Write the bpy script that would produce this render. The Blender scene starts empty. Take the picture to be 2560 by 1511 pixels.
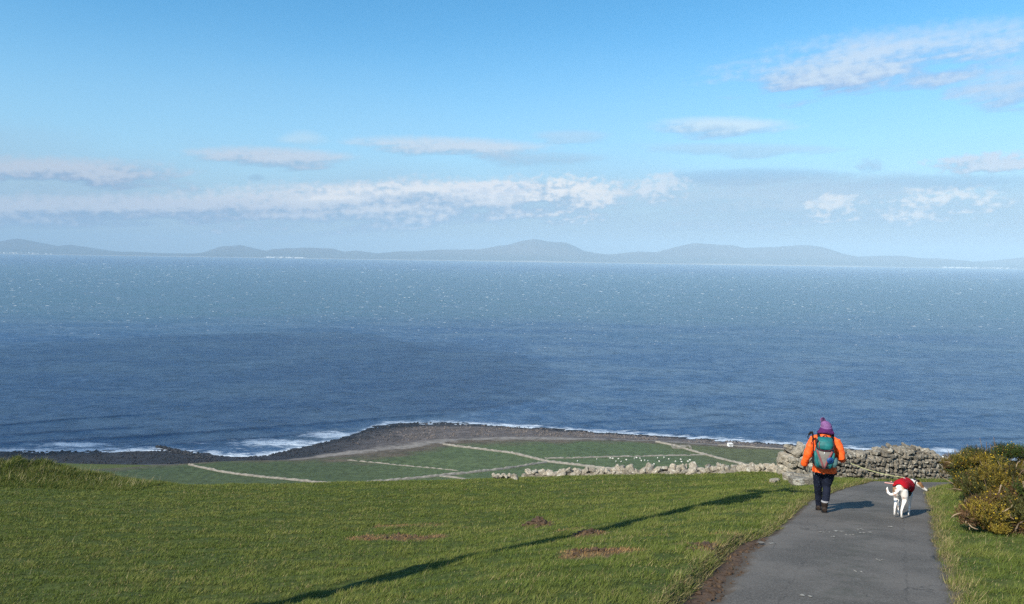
import bpy, bmesh, math, random
import numpy as np
from mathutils import Vector, Matrix

random.seed(7)
rng = np.random.default_rng(7)
scene = bpy.context.scene
COL = scene.collection
R = math.radians

# ------------------------------------------------------------------ camera
# metres; sea level is z = 0, the eye stands 140 m above it on a steep lane
EYE = Vector((0.0, 0.0, 140.0))
FPX = 1775.0                       # focal length in pixels of the 2560 px wide photograph
PITCH = math.atan((755.5 - 641.0) / FPX)
ROLL = 0.0150
_f = Vector((0, math.cos(PITCH), -math.sin(PITCH)))
_r0 = Vector((1, 0, 0)); _u0 = Vector((0, math.sin(PITCH), math.cos(PITCH)))
_r = math.cos(ROLL) * _r0 + math.sin(ROLL) * _u0
_u = math.cos(ROLL) * _u0 - math.sin(ROLL) * _r0
cam_d = bpy.data.cameras.new('camera')
cam_d.sensor_width = 36.0
cam_d.lens = 36.0 * FPX / 2560.0
cam_d.clip_start = 0.1
cam_d.clip_end = 90000.0
cam = bpy.data.objects.new('camera', cam_d)
COL.objects.link(cam)
m = Matrix((_r, _u, -_f)).transposed().to_4x4()
m.translation = EYE
cam.matrix_world = m
scene.camera = cam

def ray(px, py):
    return _f + _r * ((px - 1280.0) / FPX) + _u * ((755.5 - py) / FPX)

def azel(px, py):
    d = ray(px, py).normalized()
    return math.atan2(d.x, d.y), math.asin(d.z)

# ------------------------------------------------------------------ render settings
scene.render.engine = 'CYCLES'
cy = scene.cycles
cy.use_denoising = False
cy.use_adaptive_sampling = False
cy.max_bounces = 6
cy.diffuse_bounces = 2
cy.glossy_bounces = 2
cy.transmission_bounces = 2
cy.transparent_max_bounces = 8
cy.volume_bounces = 0
cy.sample_clamp_indirect = 4.0
scene.view_settings.view_transform = 'Standard'
scene.view_settings.look = 'None'
scene.view_settings.gamma = 1.0
scene.view_settings.use_curve_mapping = False
scene.view_settings.exposure = 0.5

# ------------------------------------------------------------------ node helpers
def N(nt, typ, **kw):
    n = nt.nodes.new(typ)
    for k, v in kw.items():
        if k == 'inputs':
            for ik, iv in v.items():
                n.inputs[ik].default_value = iv
        else:
            setattr(n, k, v)
    return n

def L(nt, a, b):
    nt.links.new(a, b)

def math_n(nt, op, a, b=None, clamp=False):
    n = nt.nodes.new('ShaderNodeMath'); n.operation = op; n.use_clamp = clamp
    for i, v in enumerate((a, b)):
        if v is None: continue
        if isinstance(v, (int, float)): n.inputs[i].default_value = v
        else: nt.links.new(v, n.inputs[i])
    return n.outputs[0]

def mix_c(nt, fac, a, b, mode='MIX'):
    n = nt.nodes.new('ShaderNodeMix'); n.data_type = 'RGBA'; n.blend_type = mode; n.clamp_factor = True
    for idx, v in ((0, fac), (6, a), (7, b)):
        if isinstance(v, (int, float)): n.inputs[idx].default_value = v
        elif isinstance(v, (tuple, list)): n.inputs[idx].default_value = (*v[:3], 1)
        else: nt.links.new(v, n.inputs[idx])
    return n.outputs[2]

def sstep(nt, x, lo, hi, a=0.0, b=1.0):
    n = nt.nodes.new('ShaderNodeMapRange'); n.interpolation_type = 'SMOOTHSTEP'
    nt.links.new(x, n.inputs[0])
    n.inputs[1].default_value = lo; n.inputs[2].default_value = hi
    n.inputs[3].default_value = a; n.inputs[4].default_value = b
    return n.outputs[0]

# ------------------------------------------------------------------ sky and sun
SUN_EL = R(40.0)
SHADOW = Vector((0.71, 0.705, 0)).normalized()      # the way shadows fall on the ground
sun_dir = Vector((-SHADOW.x * math.cos(SUN_EL), -SHADOW.y * math.cos(SUN_EL), math.sin(SUN_EL)))  # towards the sun
SUN_AZ = math.atan2(sun_dir.x, sun_dir.y)           # clockwise from +Y

world = bpy.data.worlds.new('World')
scene.world = world
world.use_nodes = True
wt = world.node_tree
for n in list(wt.nodes): wt.nodes.remove(n)
sky = N(wt, 'ShaderNodeTexSky', sky_type='NISHITA', sun_disc=False)
sky.sun_elevation = SUN_EL
sky.sun_rotation = SUN_AZ
sky.altitude = 140.0
sky.air_density = 1.0
sky.dust_density = 0.6
sky.ozone_density = 1.2
hsv = N(wt, 'ShaderNodeHueSaturation', inputs={'Hue': 0.490, 'Saturation': 1.42, 'Value': 0.97})
L(wt, sky.outputs[0], hsv.inputs['Color'])

# direction -> azimuth (deg from straight ahead) and elevation (deg)
tc = N(wt, 'ShaderNodeTexCoord')
sep = N(wt, 'ShaderNodeSeparateXYZ'); L(wt, tc.outputs['Generated'], sep.inputs[0])
AZ = math_n(wt, 'MULTIPLY', math_n(wt, 'ARCTAN2', sep.outputs[0], sep.outputs[1]), 57.29578)
EL = math_n(wt, 'MULTIPLY', math_n(wt, 'ARCSINE', sep.outputs[2]), 57.29578)
cmb = N(wt, 'ShaderNodeCombineXYZ')
L(wt, math_n(wt, 'MULTIPLY', AZ, 0.35), cmb.inputs[0]); L(wt, EL, cmb.inputs[1])
nz1 = N(wt, 'ShaderNodeTexNoise', noise_dimensions='2D', inputs={'Scale': 0.6, 'Detail': 4.0, 'Roughness': 0.52})
nz2 = N(wt, 'ShaderNodeTexNoise', noise_dimensions='2D', inputs={'Scale': 1.5, 'Detail': 3.0, 'Roughness': 0.48})
nz3 = N(wt, 'ShaderNodeTexNoise', noise_dimensions='2D', inputs={'Scale': 0.22, 'Detail': 3.0, 'Roughness': 0.5})
cmb2 = N(wt, 'ShaderNodeCombineXYZ')      # rounder coordinates for the puffy clouds
L(wt, AZ, cmb2.inputs[0]); L(wt, math_n(wt, 'MULTIPLY', EL, 1.5), cmb2.inputs[1])
L(wt, cmb.outputs[0], nz1.inputs['Vector']); L(wt, cmb2.outputs[0], nz2.inputs['Vector']); L(wt, cmb.outputs[0], nz3.inputs['Vector'])
cmb3 = N(wt, 'ShaderNodeCombineXYZ')
L(wt, math_n(wt, 'MULTIPLY', math_n(wt, 'ADD', AZ, math_n(wt, 'MULTIPLY', EL, -2.0)), 0.16), cmb3.inputs[0]); L(wt, math_n(wt, 'ADD', EL, math_n(wt, 'MULTIPLY', AZ, -0.06)), cmb3.inputs[1])
nz4 = N(wt, 'ShaderNodeTexNoise', noise_dimensions='2D', inputs={'Scale': 1.1, 'Detail': 3.5, 'Roughness': 0.5}); L(wt, cmb3.outputs[0], nz4.inputs['Vector'])
nD = math_n(wt, 'SUBTRACT', nz4.outputs[0], 0.5)
nA = math_n(wt, 'ADD', math_n(wt, 'MULTIPLY', math_n(wt, 'SUBTRACT', nz1.outputs[0], 0.5), 0.6), math_n(wt, 'MULTIPLY', nD, 0.9))
nB = math_n(wt, 'SUBTRACT', nz2.outputs[0], 0.5)
nC = math_n(wt, 'SUBTRACT', nz3.outputs[0], 0.5)

def cloud(col, px, py, hx, hy, tilt, strength, light, dark, rag=1.6, puffy=0.5, soft=0.8, veil=0.0):
    """one cloud: centre and half sizes as seen from the lane, turned into degrees of azimuth and elevation"""
    a0, e0 = azel(px, py)
    a1, e1 = azel(px + hx, py - hx * math.tan(R(tilt)))
    _, e2 = azel(px, py - hy)
    w = math.degrees(a1 - a0) * 1.22; slope = math.degrees(e1 - e0) / w; h = math.degrees(e2 - e0) * 1.8
    dx = math_n(wt, 'SUBTRACT', AZ, math.degrees(a0))
    dy = math_n(wt, 'SUBTRACT', math_n(wt, 'SUBTRACT', EL, math.degrees(e0)), math_n(wt, 'MULTIPLY', dx, slope))
    u = math_n(wt, 'DIVIDE', dx, w); v = math_n(wt, 'DIVIDE', dy, h)
    v = math_n(wt, 'ADD', v, math_n(wt, 'MULTIPLY', nA, 1.1))
    r2 = math_n(wt, 'ADD', math_n(wt, 'MULTIPLY', u, u), math_n(wt, 'MULTIPLY', v, v))
    nn = math_n(wt, 'ADD', math_n(wt, 'MULTIPLY', nA, rag * 1.3), math_n(wt, 'MULTIPLY', nB, puffy * 1.7))
    d = math_n(wt, 'ADD', math_n(wt, 'SUBTRACT', 1.0, r2), nn)
    msk = math_n(wt, 'MULTIPLY', sstep(wt, d, -0.10, soft * 1.45), strength)
    sh = math_n(wt, 'ADD', v, math_n(wt, 'MULTIPLY', math_n(wt, 'ADD', nB, nA), 1.6 * puffy + 0.8))
    tone = mix_c(wt, sstep(wt, sh, -0.95, 0.5), dark, light)
    return mix_c(wt, msk, col, tone)

K = 1.0 / (0.14 * 2 ** 0.5)          # cloud tones are written as seen, the sky is scaled by the Background strength
def T(r, g, b):
    def lin(c):
        c /= 255.0
        return c / 12.92 if c < 0.04045 else ((c + 0.055) / 1.055) ** 2.4
    return (lin(r) * K, lin(g) * K, lin(b) * K)

col = hsv.outputs[0]
# pale veil that thickens towards the horizon
elv = math_n(wt, 'ADD', EL, math_n(wt, 'MULTIPLY', nC, 3.0))
col = mix_c(wt, sstep(wt, elv, 18.0, 5.0, 0.0, 0.60), col, T(158, 208, 242))
col = mix_c(wt, sstep(wt, elv, 9.0, 2.5, 0.0, 0.85), col, T(166, 194, 218))
CL = [
 # px, py, half w, half h, tilt, strength, light, dark, rag, puffy, soft
 (2260, 148, 500, 52, 6.5, .85, T(208,226,246), T(150,184,228), 1.6, .35, .9),
 (2040, 188, 190, 26, 4.0, .80, T(206,226,246), T(146,180,226), 1.5, .3, .8),
 (2560, 208, 190, 42, 9.0, .75, T(196,218,242), T(150,184,226), 1.6, .3, .9),
 (1790, 318, 175, 17, 0.5, .85, T(214,236,250), T(156,194,230), 1.0, .12, .7),
 (1850, 374, 260, 11, -1., .60, T(180,212,236), T(160,198,228), 1.3, .12, .8),
 (1130, 368, 240, 17, -1.5, .85, T(212,224,238), T(152,190,222), 1.3, .25, .8),
 (1350, 396, 190, 11, -1.5, .60, T(176,202,226), T(152,190,220), 1.3, .2, .8),
 (1430, 340, 95, 10, 0.0, .50, T(190,216,238), T(160,198,228), 1.3, .1, .8),
 (690, 396, 200, 18, -1.5, .90, T(206,218,234), T(148,184,216), 1.2, .25, .7),
 (760, 352, 55, 16, 0.0, .55, T(206,230,246), T(176,212,238), 1.0, .2, .8),
 (150, 434, 320, 27, 0.0, .90, T(202,212,228), T(128,162,202), 1.3, .4, .7),
 (1890, 444, 230, 15, 0.0, .60, T(150,190,226), T(156,194,224), 1.0, .15, .6),
 (2060, 462, 480, 20, 0.0, .50, T(160,192,220), T(156,190,220), 1.2, .2, .8),
 (2400, 458, 300, 15, 0.0, .60, T(156,196,228), T(150,190,222), 1.0, .1, .8),
 (1000, 512, 600, 40, 3.0, .95, T(222,228,238), T(146,178,212), .9, .5, .6),
 (1130, 478, 330, 14, 2.0, .55, T(255,252,250), T(196,214,234), 1.2, .8, .6),
 (250, 528, 560, 26, 1.0, .95, T(206,216,232), T(134,166,204), .7, .4, .6),
 (1950, 510, 620, 40, 0.5, .65, T(186,206,226), T(156,188,216), .9, .3, .8),
 (1420, 494, 110, 34, 0.0, .62, T(250,248,246), T(160,190,218), 1.0, 1.1, .6),
 (1240, 468, 110, 10, 0.0, .80, T(235,238,244), T(200,216,236), 1.2, .9, .5),
 (1660, 472, 60, 26, 0.0, .60, T(232,238,246), T(164,196,222), 1.3, 1.1, .6),
 (2085, 520, 62, 24, 0.0, .62, T(250,248,246), T(170,200,224), .9, 1.3, .7),
 (2350, 512, 140, 26, 1.0, .62, T(250,248,246), T(168,198,224), .9, 1.3, .7),
 (2470, 408, 150, 17, 2.0, .80, T(214,222,236), T(162,192,220), 1.2, 1.0, .6),
 (2175, 418, 34, 12, 0.0, .55, T(166,198,226), T(150,188,220), 1.0, 1.0, .7),
 (640, 444, 20, 6, 0.0, .50, T(146,184,216), T(140,176,210), 1.0, .5, .8),
]
for c in CL:
    col = cloud(col, *c)
bg = N(wt, 'ShaderNodeBackground', inputs={'Strength': 0.14})
L(wt, col, bg.inputs['Color'])
wo = N(wt, 'ShaderNodeOutputWorld'); L(wt, bg.outputs[0], wo.inputs['Surface'])

sun_d = bpy.data.lights.new('sun', 'SUN')
sun_d.energy = 4.7
sun_d.angle = R(0.55)
sun_d.color = (1.0, 0.92, 0.79)
sun = bpy.data.objects.new('sun', sun_d)
COL.objects.link(sun)
sun.location = (-20, -15, 200)
sun.rotation_euler = sun_dir.to_track_quat('Z', 'Y').to_euler()

# ------------------------------------------------------------------ object helpers
def tag(o, label=None, cat=None, group=None, kind=None):
    if label: o['label'] = label
    if cat: o['category'] = cat
    if group: o['group'] = group
    if kind: o['kind'] = kind
    return o

def empty(name, loc, rz=0.0, parent=None):
    o = bpy.data.objects.new(name, None)
    COL.objects.link(o); o.location = loc; o.rotation_euler = (0, 0, rz); o.parent = parent
    o.empty_display_size = 0.2
    return o

def link(name, me, mat=None, parent=None):
    o = bpy.data.objects.new(name, me)
    COL.objects.link(o)
    if mat is not None and not me.materials: me.materials.append(mat)
    o.parent = parent
    return o

def np_mesh(name, V, F, smooth=False):
    V = np.asarray(V, dtype=np.float32).reshape(-1, 3); F = np.asarray(F, dtype=np.int32)
    k = F.shape[1]
    me = bpy.data.meshes.new(name)
    me.vertices.add(len(V)); me.vertices.foreach_set('co', V.ravel())
    me.loops.add(F.size); me.loops.foreach_set('vertex_index', F.ravel())
    me.polygons.add(len(F))
    me.polygons.foreach_set('loop_start', np.arange(0, F.size, k, dtype=np.int32))
    me.polygons.foreach_set('loop_total', np.full(len(F), k, dtype=np.int32))
    me.polygons.foreach_set('use_smooth', np.full(len(F), smooth, dtype=bool))
    me.update(calc_edges=True)
    return me

def set_attr(me, name, C):
    C = np.asarray(C, dtype=np.float32)
    if C.ndim == 1:
        a = me.attributes.new(name, 'FLOAT', 'POINT'); a.data.foreach_set('value', C)
    else:
        if C.shape[1] == 3: C = np.concatenate([C, np.ones((len(C), 1), np.float32)], 1)
        a = me.attributes.new(name, 'FLOAT_COLOR', 'POINT'); a.data.foreach_set('color', C.ravel())

def grid_faces(nr, nc):
    i = np.arange(nr - 1)[:, None] * nc + np.arange(nc - 1)[None, :]
    return np.stack([i, i + 1, i + nc + 1, i + nc], -1).reshape(-1, 4)

# ------------------------------------------------------------------ value noise
def _hash(ix, iy, seed):
    h = (ix.astype(np.int64) * 374761393 + iy.astype(np.int64) * 668265263 + seed * 1274126177) & 0xFFFFFFFF
    h = ((h ^ (h >> 13)) * 1274126177) & 0xFFFFFFFF
    h = h ^ (h >> 16)
    return (h & 0xFFFFFF) / float(0xFFFFFF)

def vnoise(x, y, seed=0):
    x = np.asarray(x, float); y = np.asarray(y, float)
    ix = np.floor(x); iy = np.floor(y); fx = x - ix; fy = y - iy
    fx = fx * fx * (3 - 2 * fx); fy = fy * fy * (3 - 2 * fy)
    ix = ix.astype(np.int64); iy = iy.astype(np.int64)
    a = _hash(ix, iy, seed); b = _hash(ix + 1, iy, seed); c = _hash(ix, iy + 1, seed); d = _hash(ix + 1, iy + 1, seed)
    return (a * (1 - fx) + b * fx) * (1 - fy) + (c * (1 - fx) + d * fx) * fy

def fbm(x, y, seed=0, octv=4, gain=0.5):
    s = 0; amp = 1; tot = 0
    for i in range(octv):
        s = s + amp * vnoise(x * 2 ** i, y * 2 ** i, seed + i * 17); tot += amp; amp *= gain
    return s / tot

def smooth(e0, e1, x):
    t = np.clip((np.asarray(x, float) - e0) / (e1 - e0), 0, 1)
    return t * t * (3 - 2 * t)

# ------------------------------------------------------------------ materials
def base_mat(name):
    mt = bpy.data.materials.new(name); mt.use_nodes = True
    nt = mt.node_tree
    b = nt.nodes['Principled BSDF']
    b.inputs['Roughness'].default_value = 0.8
    b.inputs['Specular IOR Level'].default_value = 0.25
    return mt, nt, b

def noisy_mat(name, c1, c2, scale=8.0, rough=0.8, bump=0.0, bscale=None, spec=0.25, detail=5.0, rnd=0.0, coord='Object', c3=None, bdist=0.02):
    """procedural two or three tone surface with optional relief and a per-object shift of tone"""
    mt, nt, b = base_mat(name)
    t = N(nt, 'ShaderNodeTexCoord')
    vec = t.outputs[coord]
    oi = N(nt, 'ShaderNodeObjectInfo')
    if rnd:
        va = N(nt, 'ShaderNodeVectorMath', operation='ADD'); L(nt, vec, va.inputs[0])
        sc = N(nt, 'ShaderNodeVectorMath', operation='SCALE'); sc.inputs[0].default_value = (13.0, 7.0, 5.0)
        L(nt, oi.outputs['Random'], sc.inputs['Scale']); L(nt, sc.outputs[0], va.inputs[1]); vec = va.outputs[0]
    nz = N(nt, 'ShaderNodeTexNoise', inputs={'Scale': scale, 'Detail': detail, 'Roughness': 0.6}); L(nt, vec, nz.inputs['Vector'])
    fac = sstep(nt, nz.outputs[0], 0.33, 0.67)
    c = mix_c(nt, fac, c1, c2)
    if c3 is not None:
        n3 = N(nt, 'ShaderNodeTexNoise', inputs={'Scale': scale * 0.45, 'Detail': 4.0}); L(nt, vec, n3.inputs['Vector'])
        c = mix_c(nt, sstep(nt, n3.outputs[0], 0.56, 0.68), c, c3)
    if rnd:
        hs = N(nt, 'ShaderNodeHueSaturation'); L(nt, c, hs.inputs['Color'])
        mr = N(nt, 'ShaderNodeMapRange'); L(nt, oi.outputs['Random'], mr.inputs[0])
        mr.inputs[3].default_value = 1 - rnd; mr.inputs[4].default_value = 1 + rnd
        L(nt, mr.outputs[0], hs.inputs['Value']); c = hs.outputs[0]
    L(nt, c, b.inputs['Base Color'])
    b.inputs['Roughness'].default_value = rough
    b.inputs['Specular IOR Level'].default_value = spec
    if bump:
        n2 = N(nt, 'ShaderNodeTexNoise', inputs={'Scale': bscale or scale * 3, 'Detail': 4.0}); L(nt, vec, n2.inputs['Vector'])
        bp = N(nt, 'ShaderNodeBump', inputs={'Strength': bump, 'Distance': bdist}); L(nt, n2.outputs[0], bp.inputs['Height'])
        L(nt, bp.outputs[0], b.inputs['Normal'])
    return mt

def attr_mat(name, attr='tint', rough=0.9, spec=0.15, nscale=0.0, namt=0.25, bump=0.0, bscale=20.0, bdist=0.05, transl=0.0):
    """base colour read from a colour attribute, varied by noise"""
    mt, nt, b = base_mat(name)
    a = N(nt, 'ShaderNodeAttribute', attribute_name=attr)
    c = a.outputs['Color']
    t = N(nt, 'ShaderNodeTexCoord')
    if nscale:
        nz = N(nt, 'ShaderNodeTexNoise', inputs={'Scale': nscale, 'Detail': 6.0, 'Roughness': 0.65}); L(nt, t.outputs['Object'], nz.inputs['Vector'])
        hs = N(nt, 'ShaderNodeHueSaturation'); L(nt, c, hs.inputs['Color'])
        L(nt, sstep(nt, nz.outputs[0], 0.3, 0.7, 1 - namt, 1 + namt), hs.inputs['Value']); c = hs.outputs[0]
    L(nt, c, b.inputs['Base Color'])
    b.inputs['Roughness'].default_value = rough; b.inputs['Specular IOR Level'].default_value = spec
    if bump:
        n2 = N(nt, 'ShaderNodeTexNoise', inputs={'Scale': bscale, 'Detail': 5.0}); L(nt, t.outputs['Object'], n2.inputs['Vector'])
        bp = N(nt, 'ShaderNodeBump', inputs={'Strength': bump, 'Distance': bdist}); L(nt, n2.outputs[0], bp.inputs['Height'])
        L(nt, bp.outputs[0], b.inputs['Normal'])
    if transl:
        tr = N(nt, 'ShaderNodeBsdfTranslucent'); L(nt, c, tr.inputs['Color'])
        mx = N(nt, 'ShaderNodeMixShader', inputs={0: transl})
        L(nt, b.outputs[0], mx.inputs[1]); L(nt, tr.outputs[0], mx.inputs[2])
        L(nt, mx.outputs[0], nt.nodes['Material Output'].inputs['Surface'])
    return mt
# ================================================================== THE LAND
EYE_H = 1.7; SLOPE = 0.223

def plane_at(px, py):
    """where the line of sight meets the even slope of the hillside (first guess for edges)"""
    d = ray(px, py)
    t = -EYE_H / (d.z + SLOPE * d.y)
    return d.x * t, d.y * t

# lane edges on the slope, read off the photograph and continued behind the viewer and round the bend
Lpx = [(1786,1511),(1838,1444),(1889,1377),(1954,1315),(2028,1250),(2097,1226)]
Rpx = [(2384,1511),(2357,1399),(2339,1341),(2328,1286),(2320,1253),(2316,1226)]
Lw = [plane_at(*p) for p in Lpx]; Rw = [plane_at(*p) for p in Rpx]
def _ext(w):
    (x0, y0), (x1, y1) = w[0], w[2]
    s = (x1 - x0) / (y1 - y0)
    return [(x0 + s * (yy - y0), yy) for yy in (-14.0, -4.0, 3.0)]
LE = _ext(Lw) + Lw + [(9.9, 18.9), (11.8, 20.0), (16.0, 21.2), (30.0, 22.5)]
RE = _ext(Rw) + Rw + [(11.2, 17.9), (12.6, 18.4), (16.0, 19.0), (30.0, 20.2)]
LEy = np.array([p[1] for p in LE]); LEx = np.array([p[0] for p in LE])
REy = np.array([p[1] for p in RE]); REx = np.array([p[0] for p in RE])
def xL(y): return np.interp(y, LEy, LEx)
def xR(y): return np.interp(y, REy, REx)

def crest_y(x):
    return np.interp(x, [-40, -12, 0, 8, 12, 40], [22.4, 22.6, 23.6, 22.6, 22.6, 23.0])

def hill_base(x, y):
    """the even slope, falling away to the left of the lane and over the brow"""
    x = np.asarray(x, float); y = np.asarray(y, float)
    z = 140.0 - EYE_H - SLOPE * y
    near = np.interp(xL(y) - x, [1.0, 2.0, 3.2, 3.93, 4.25, 4.8, 5.3, 6.5, 9, 12, 25, 60], [0, -.08, -.25, -.36, -.41, -.49, -.56, -.68, -.76, -.80, -.88, -1.0])
    brow = np.interp(x, [-30, -12, -8.6, -4.8, -2.3, -1, .5, 2.8, 5.3, 7.9, 9], [-.85, -.76, -.72, -.61, -.53, -.46, -.40, -.27, -.17, 0, 0])
    k = smooth(13, 22, y)
    z = z + near * (1 - k) + brow * k
    t = (y - crest_y(x)) / 1.2
    return z - 0.18 * 1.2 * np.logaddexp(0, t)

def mound(x, y):
    h = np.interp(x, [-60, -18, -16, -15, -13.4, -12.5, -11.5, -10.6], [0.80, 0.78, 0.72, 0.64, 0.38, 0.20, 0.06, 0.0])
    return h * np.exp(-((y - 22.3) / 1.35) ** 2)

# torn turf and bare earth: px centre, half sizes (m), strength, heap height
BARE_PX = [(1000,1352,.80,.18,1.,.02),(910,1357,.34,.11,.7,.0),(1020,1320,.62,.12,.7,.01),(1345,1318,.24,.18,1.,.11),
           (1470,1344,.27,.16,1.,.05),(1485,1402,.44,.15,1.,.02),(1570,1400,.20,.10,.6,.02),(1765,1390,.28,.15,.85,.01),
           (1810,1352,.24,.16,.55,.01),(1640,1352,.16,.08,.4,.0),(1420,1330,.3,.1,.35,.0),(1160,1322,.12,.06,.4,.0)]
def walk(px, py, fn, t0=4.0, t1=60.0):
    d = ray(px, py); ts = np.linspace(t0, t1, 4000)
    x = d.x * ts; y = d.y * ts; z = 140.0 + d.z * ts; g = fn(x, y)
    i = int(np.argmax(z <= g)); i = i if z[i] <= g[i] else len(ts) - 1
    return x[i], y[i]
BARE = [(*walk(p[0], p[1], hill_base), *p[2:]) for p in BARE_PX]

def bare(x, y):
    s = np.zeros_like(np.asarray(x, float))
    n = fbm(x * 4.5, y * 3.5, 91, 5, .6)
    for bx, by, hx, hy, st, hh in BARE:
        r = ((x - bx) / hx) ** 2 + ((y - by) / (hy * 2.2)) ** 2
        s = np.maximum(s, st * smooth(1.5, 0.4, r + (n - 0.5) * 3.6))
    return s

def heap(x, y):
    s = np.zeros_like(np.asarray(x, float))
    for bx, by, hx, hy, st, hh in BARE:
        if hh:
            r = ((x - bx) / (hx * .8)) ** 2 + ((y - by) / (hy * 1.6)) ** 2
            s += hh * np.exp(-r * 1.3)
    return s

def road_d(x, y):
    """signed distance outside the lane (negative on it), and which side"""
    dl = xL(y) - x; dr = x - xR(y)
    return np.maximum(dl, dr) * 0.88, dl > dr

def plain_z(x, y):
    return 3.0 + 6.0 * smooth(560, 380, y) + 1.2 * (fbm(x / 60.0, y / 40.0, 5, 3) - 0.5)

def hill_z(x, y, fine=True):
    x = np.asarray(x, float); y = np.asarray(y, float)
    z = hill_base(x, y) + mound(x, y)
    d, left = road_d(x, y)
    near = smooth(-16, -8, y) * (1 - smooth(24, 34, y))
    # verge stands a little above the lane, with a small eroded bank on the near left
    scarp = smooth(4.0, 6.0, y) * (1 - smooth(8.9, 10.2, y))
    rise_l = 0.035 + 0.075 * scarp
    off = np.where(left, 0.05 + 0.20 * scarp, 0.03)
    verge = np.where(left, rise_l, 0.03)
    z = z + near * np.where(d > 0, verge * smooth(off, off + 0.10 + 0.05 * vnoise(y * 4, x * 0, 3), d), 0.0)
    z = z - near * 0.03 * smooth(0.10, -0.05, d)
    # the lane dips over the brow and the bank beyond it rises again
    z = z - (0.24 * smooth(18.6, 20.7, y) + 0.14 * np.exp(-((y - 20.0) / 0.7) ** 2)) * smooth(8.9, 10.4, x) * (1 - smooth(24, 30, x))
    if fine:
        g = near * smooth(0.0, 0.5, d)
        z = z + g * (0.075 * (fbm(x * 0.55, y * 1.25, 11, 3) - 0.5) + 0.085 * (fbm(x * 1.3, y * 3.6, 12, 4) - 0.5))
        z = z + g * heap(x, y) * (0.6 + 0.8 * fbm(x * 14, y * 14, 31, 3))
        z = z + np.clip(mound(x, y), 0, 1) * 0.9 * (fbm(x * 2.0, y * 3.0, 13, 4) - 0.45)
    zp = plain_z(x, y)
    k = 6.0
    sm = np.maximum(z, zp) + np.clip(k - np.abs(z - zp), 0, None) ** 2 / (4 * k)
    return np.where(y > 200, sm - 2.0 * smooth(393, 402, y), z)

def hit(px, py, fn=hill_z, t0=4.0, t1=60.0):
    """walk along a line of sight to the ground"""
    d = ray(px, py)
    ts = np.linspace(t0, t1, 4000)
    z = 140.0 + d.z * ts
    g = fn(d.x * ts, d.y * ts)
    i = int(np.argmax(z <= g))
    t = ts[i] if z[i] <= g[i] else t1
    return Vector((d.x * t, d.y * t, float(fn(np.array([d.x * t]), np.array([d.y * t]))[0])))

# ---- hillside sheet
def axis(segs):
    out = []
    for a, b, st in segs:
        out.append(np.arange(a, b, st))
    return np.concatenate(out + [np.array([segs[-1][1]])])
ys = axis([(-240, -40, 20), (-40, -6, 1.0), (-6, 4.5, 0.3), (4.5, 26, 0.08), (26, 40, 0.5), (40, 120, 4), (120, 440, 8)])
xs = axis([(-1800, -420, 120), (-420, -60, 15), (-60, -20, 1.0), (-20, 1.0, 0.11), (1.0, 16, 0.07), (16, 60, 1.0), (60, 420, 15), (420, 1800, 120)])
X, Y = np.meshgrid(xs, ys)
Xf, Yf = X.ravel(), Y.ravel()
Z = hill_z(Xf, Yf)
me = np_mesh('hillside', np.stack([Xf, Yf, Z], 1), grid_faces(len(ys), len(xs)), True)
# soil and thatch tint under the blades
GREEN = np.array([0.050, 0.072, 0.014]); GREEN2 = np.array([0.072, 0.082, 0.020]); STRAW = np.array([0.150, 0.125, 0.060])
EARTH = np.array([0.115, 0.070, 0.034]); MUD = np.array([0.090, 0.058, 0.038])
n1 = fbm(Xf * 0.7, Yf * 1.3, 41, 4)[:, None]
C = GREEN * (1 - n1) + GREEN2 * n1
b_ = bare(Xf, Yf)[:, None]
e_ = EARTH * 0.8 + STRAW * 0.35 * (fbm(Xf * 9, Yf * 9, 43, 3)[:, None])
C = C * (1 - b_) + e_ * b_
d_, left_ = road_d(Xf, Yf)
scarp_ = smooth(4.0, 6.2, Yf) * (1 - smooth(8.9, 10.0, Yf))
mudw = np.where(left_, 0.06 + 0.25 * scarp_, 0.07) + 0.10 * (fbm(Xf * 5, Yf * 5, 44, 3) - 0.5)
mud = smooth(mudw + 0.06, mudw - 0.02, d_)[:, None] * (smooth(-14, -8, Yf) * (1 - smooth(30, 40, Yf)))[:, None]
C = C * (1 - mud) + MUD * mud
set_attr(me, 'tint', C)
hillside = link('hillside', me, attr_mat('turf_soil', nscale=9.0, namt=0.35, bump=0.5, bscale=40.0, bdist=0.02))
tag(hillside, kind='structure')

# ---- lane
NC = 41
ry = axis([(-12, 4.5, 0.4), (4.5, 21.0, 0.06)])
# arc across: interpolate between left and right edges, walking both edges together past the bend
sL = np.array([p for p in LE]); sR = np.array([p for p in RE])
def resample(P, n, w):
    P = np.array(P); d = np.r_[0, np.cumsum(np.hypot(*np.diff(P, axis=0).T))]
    return np.stack([np.interp(w, np.linspace(0, 1, len(P)), P[:, 0]), np.interp(w, np.linspace(0, 1, len(P)), P[:, 1])], 1)
NR = 460
w = np.linspace(0, 1, NR)
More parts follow.
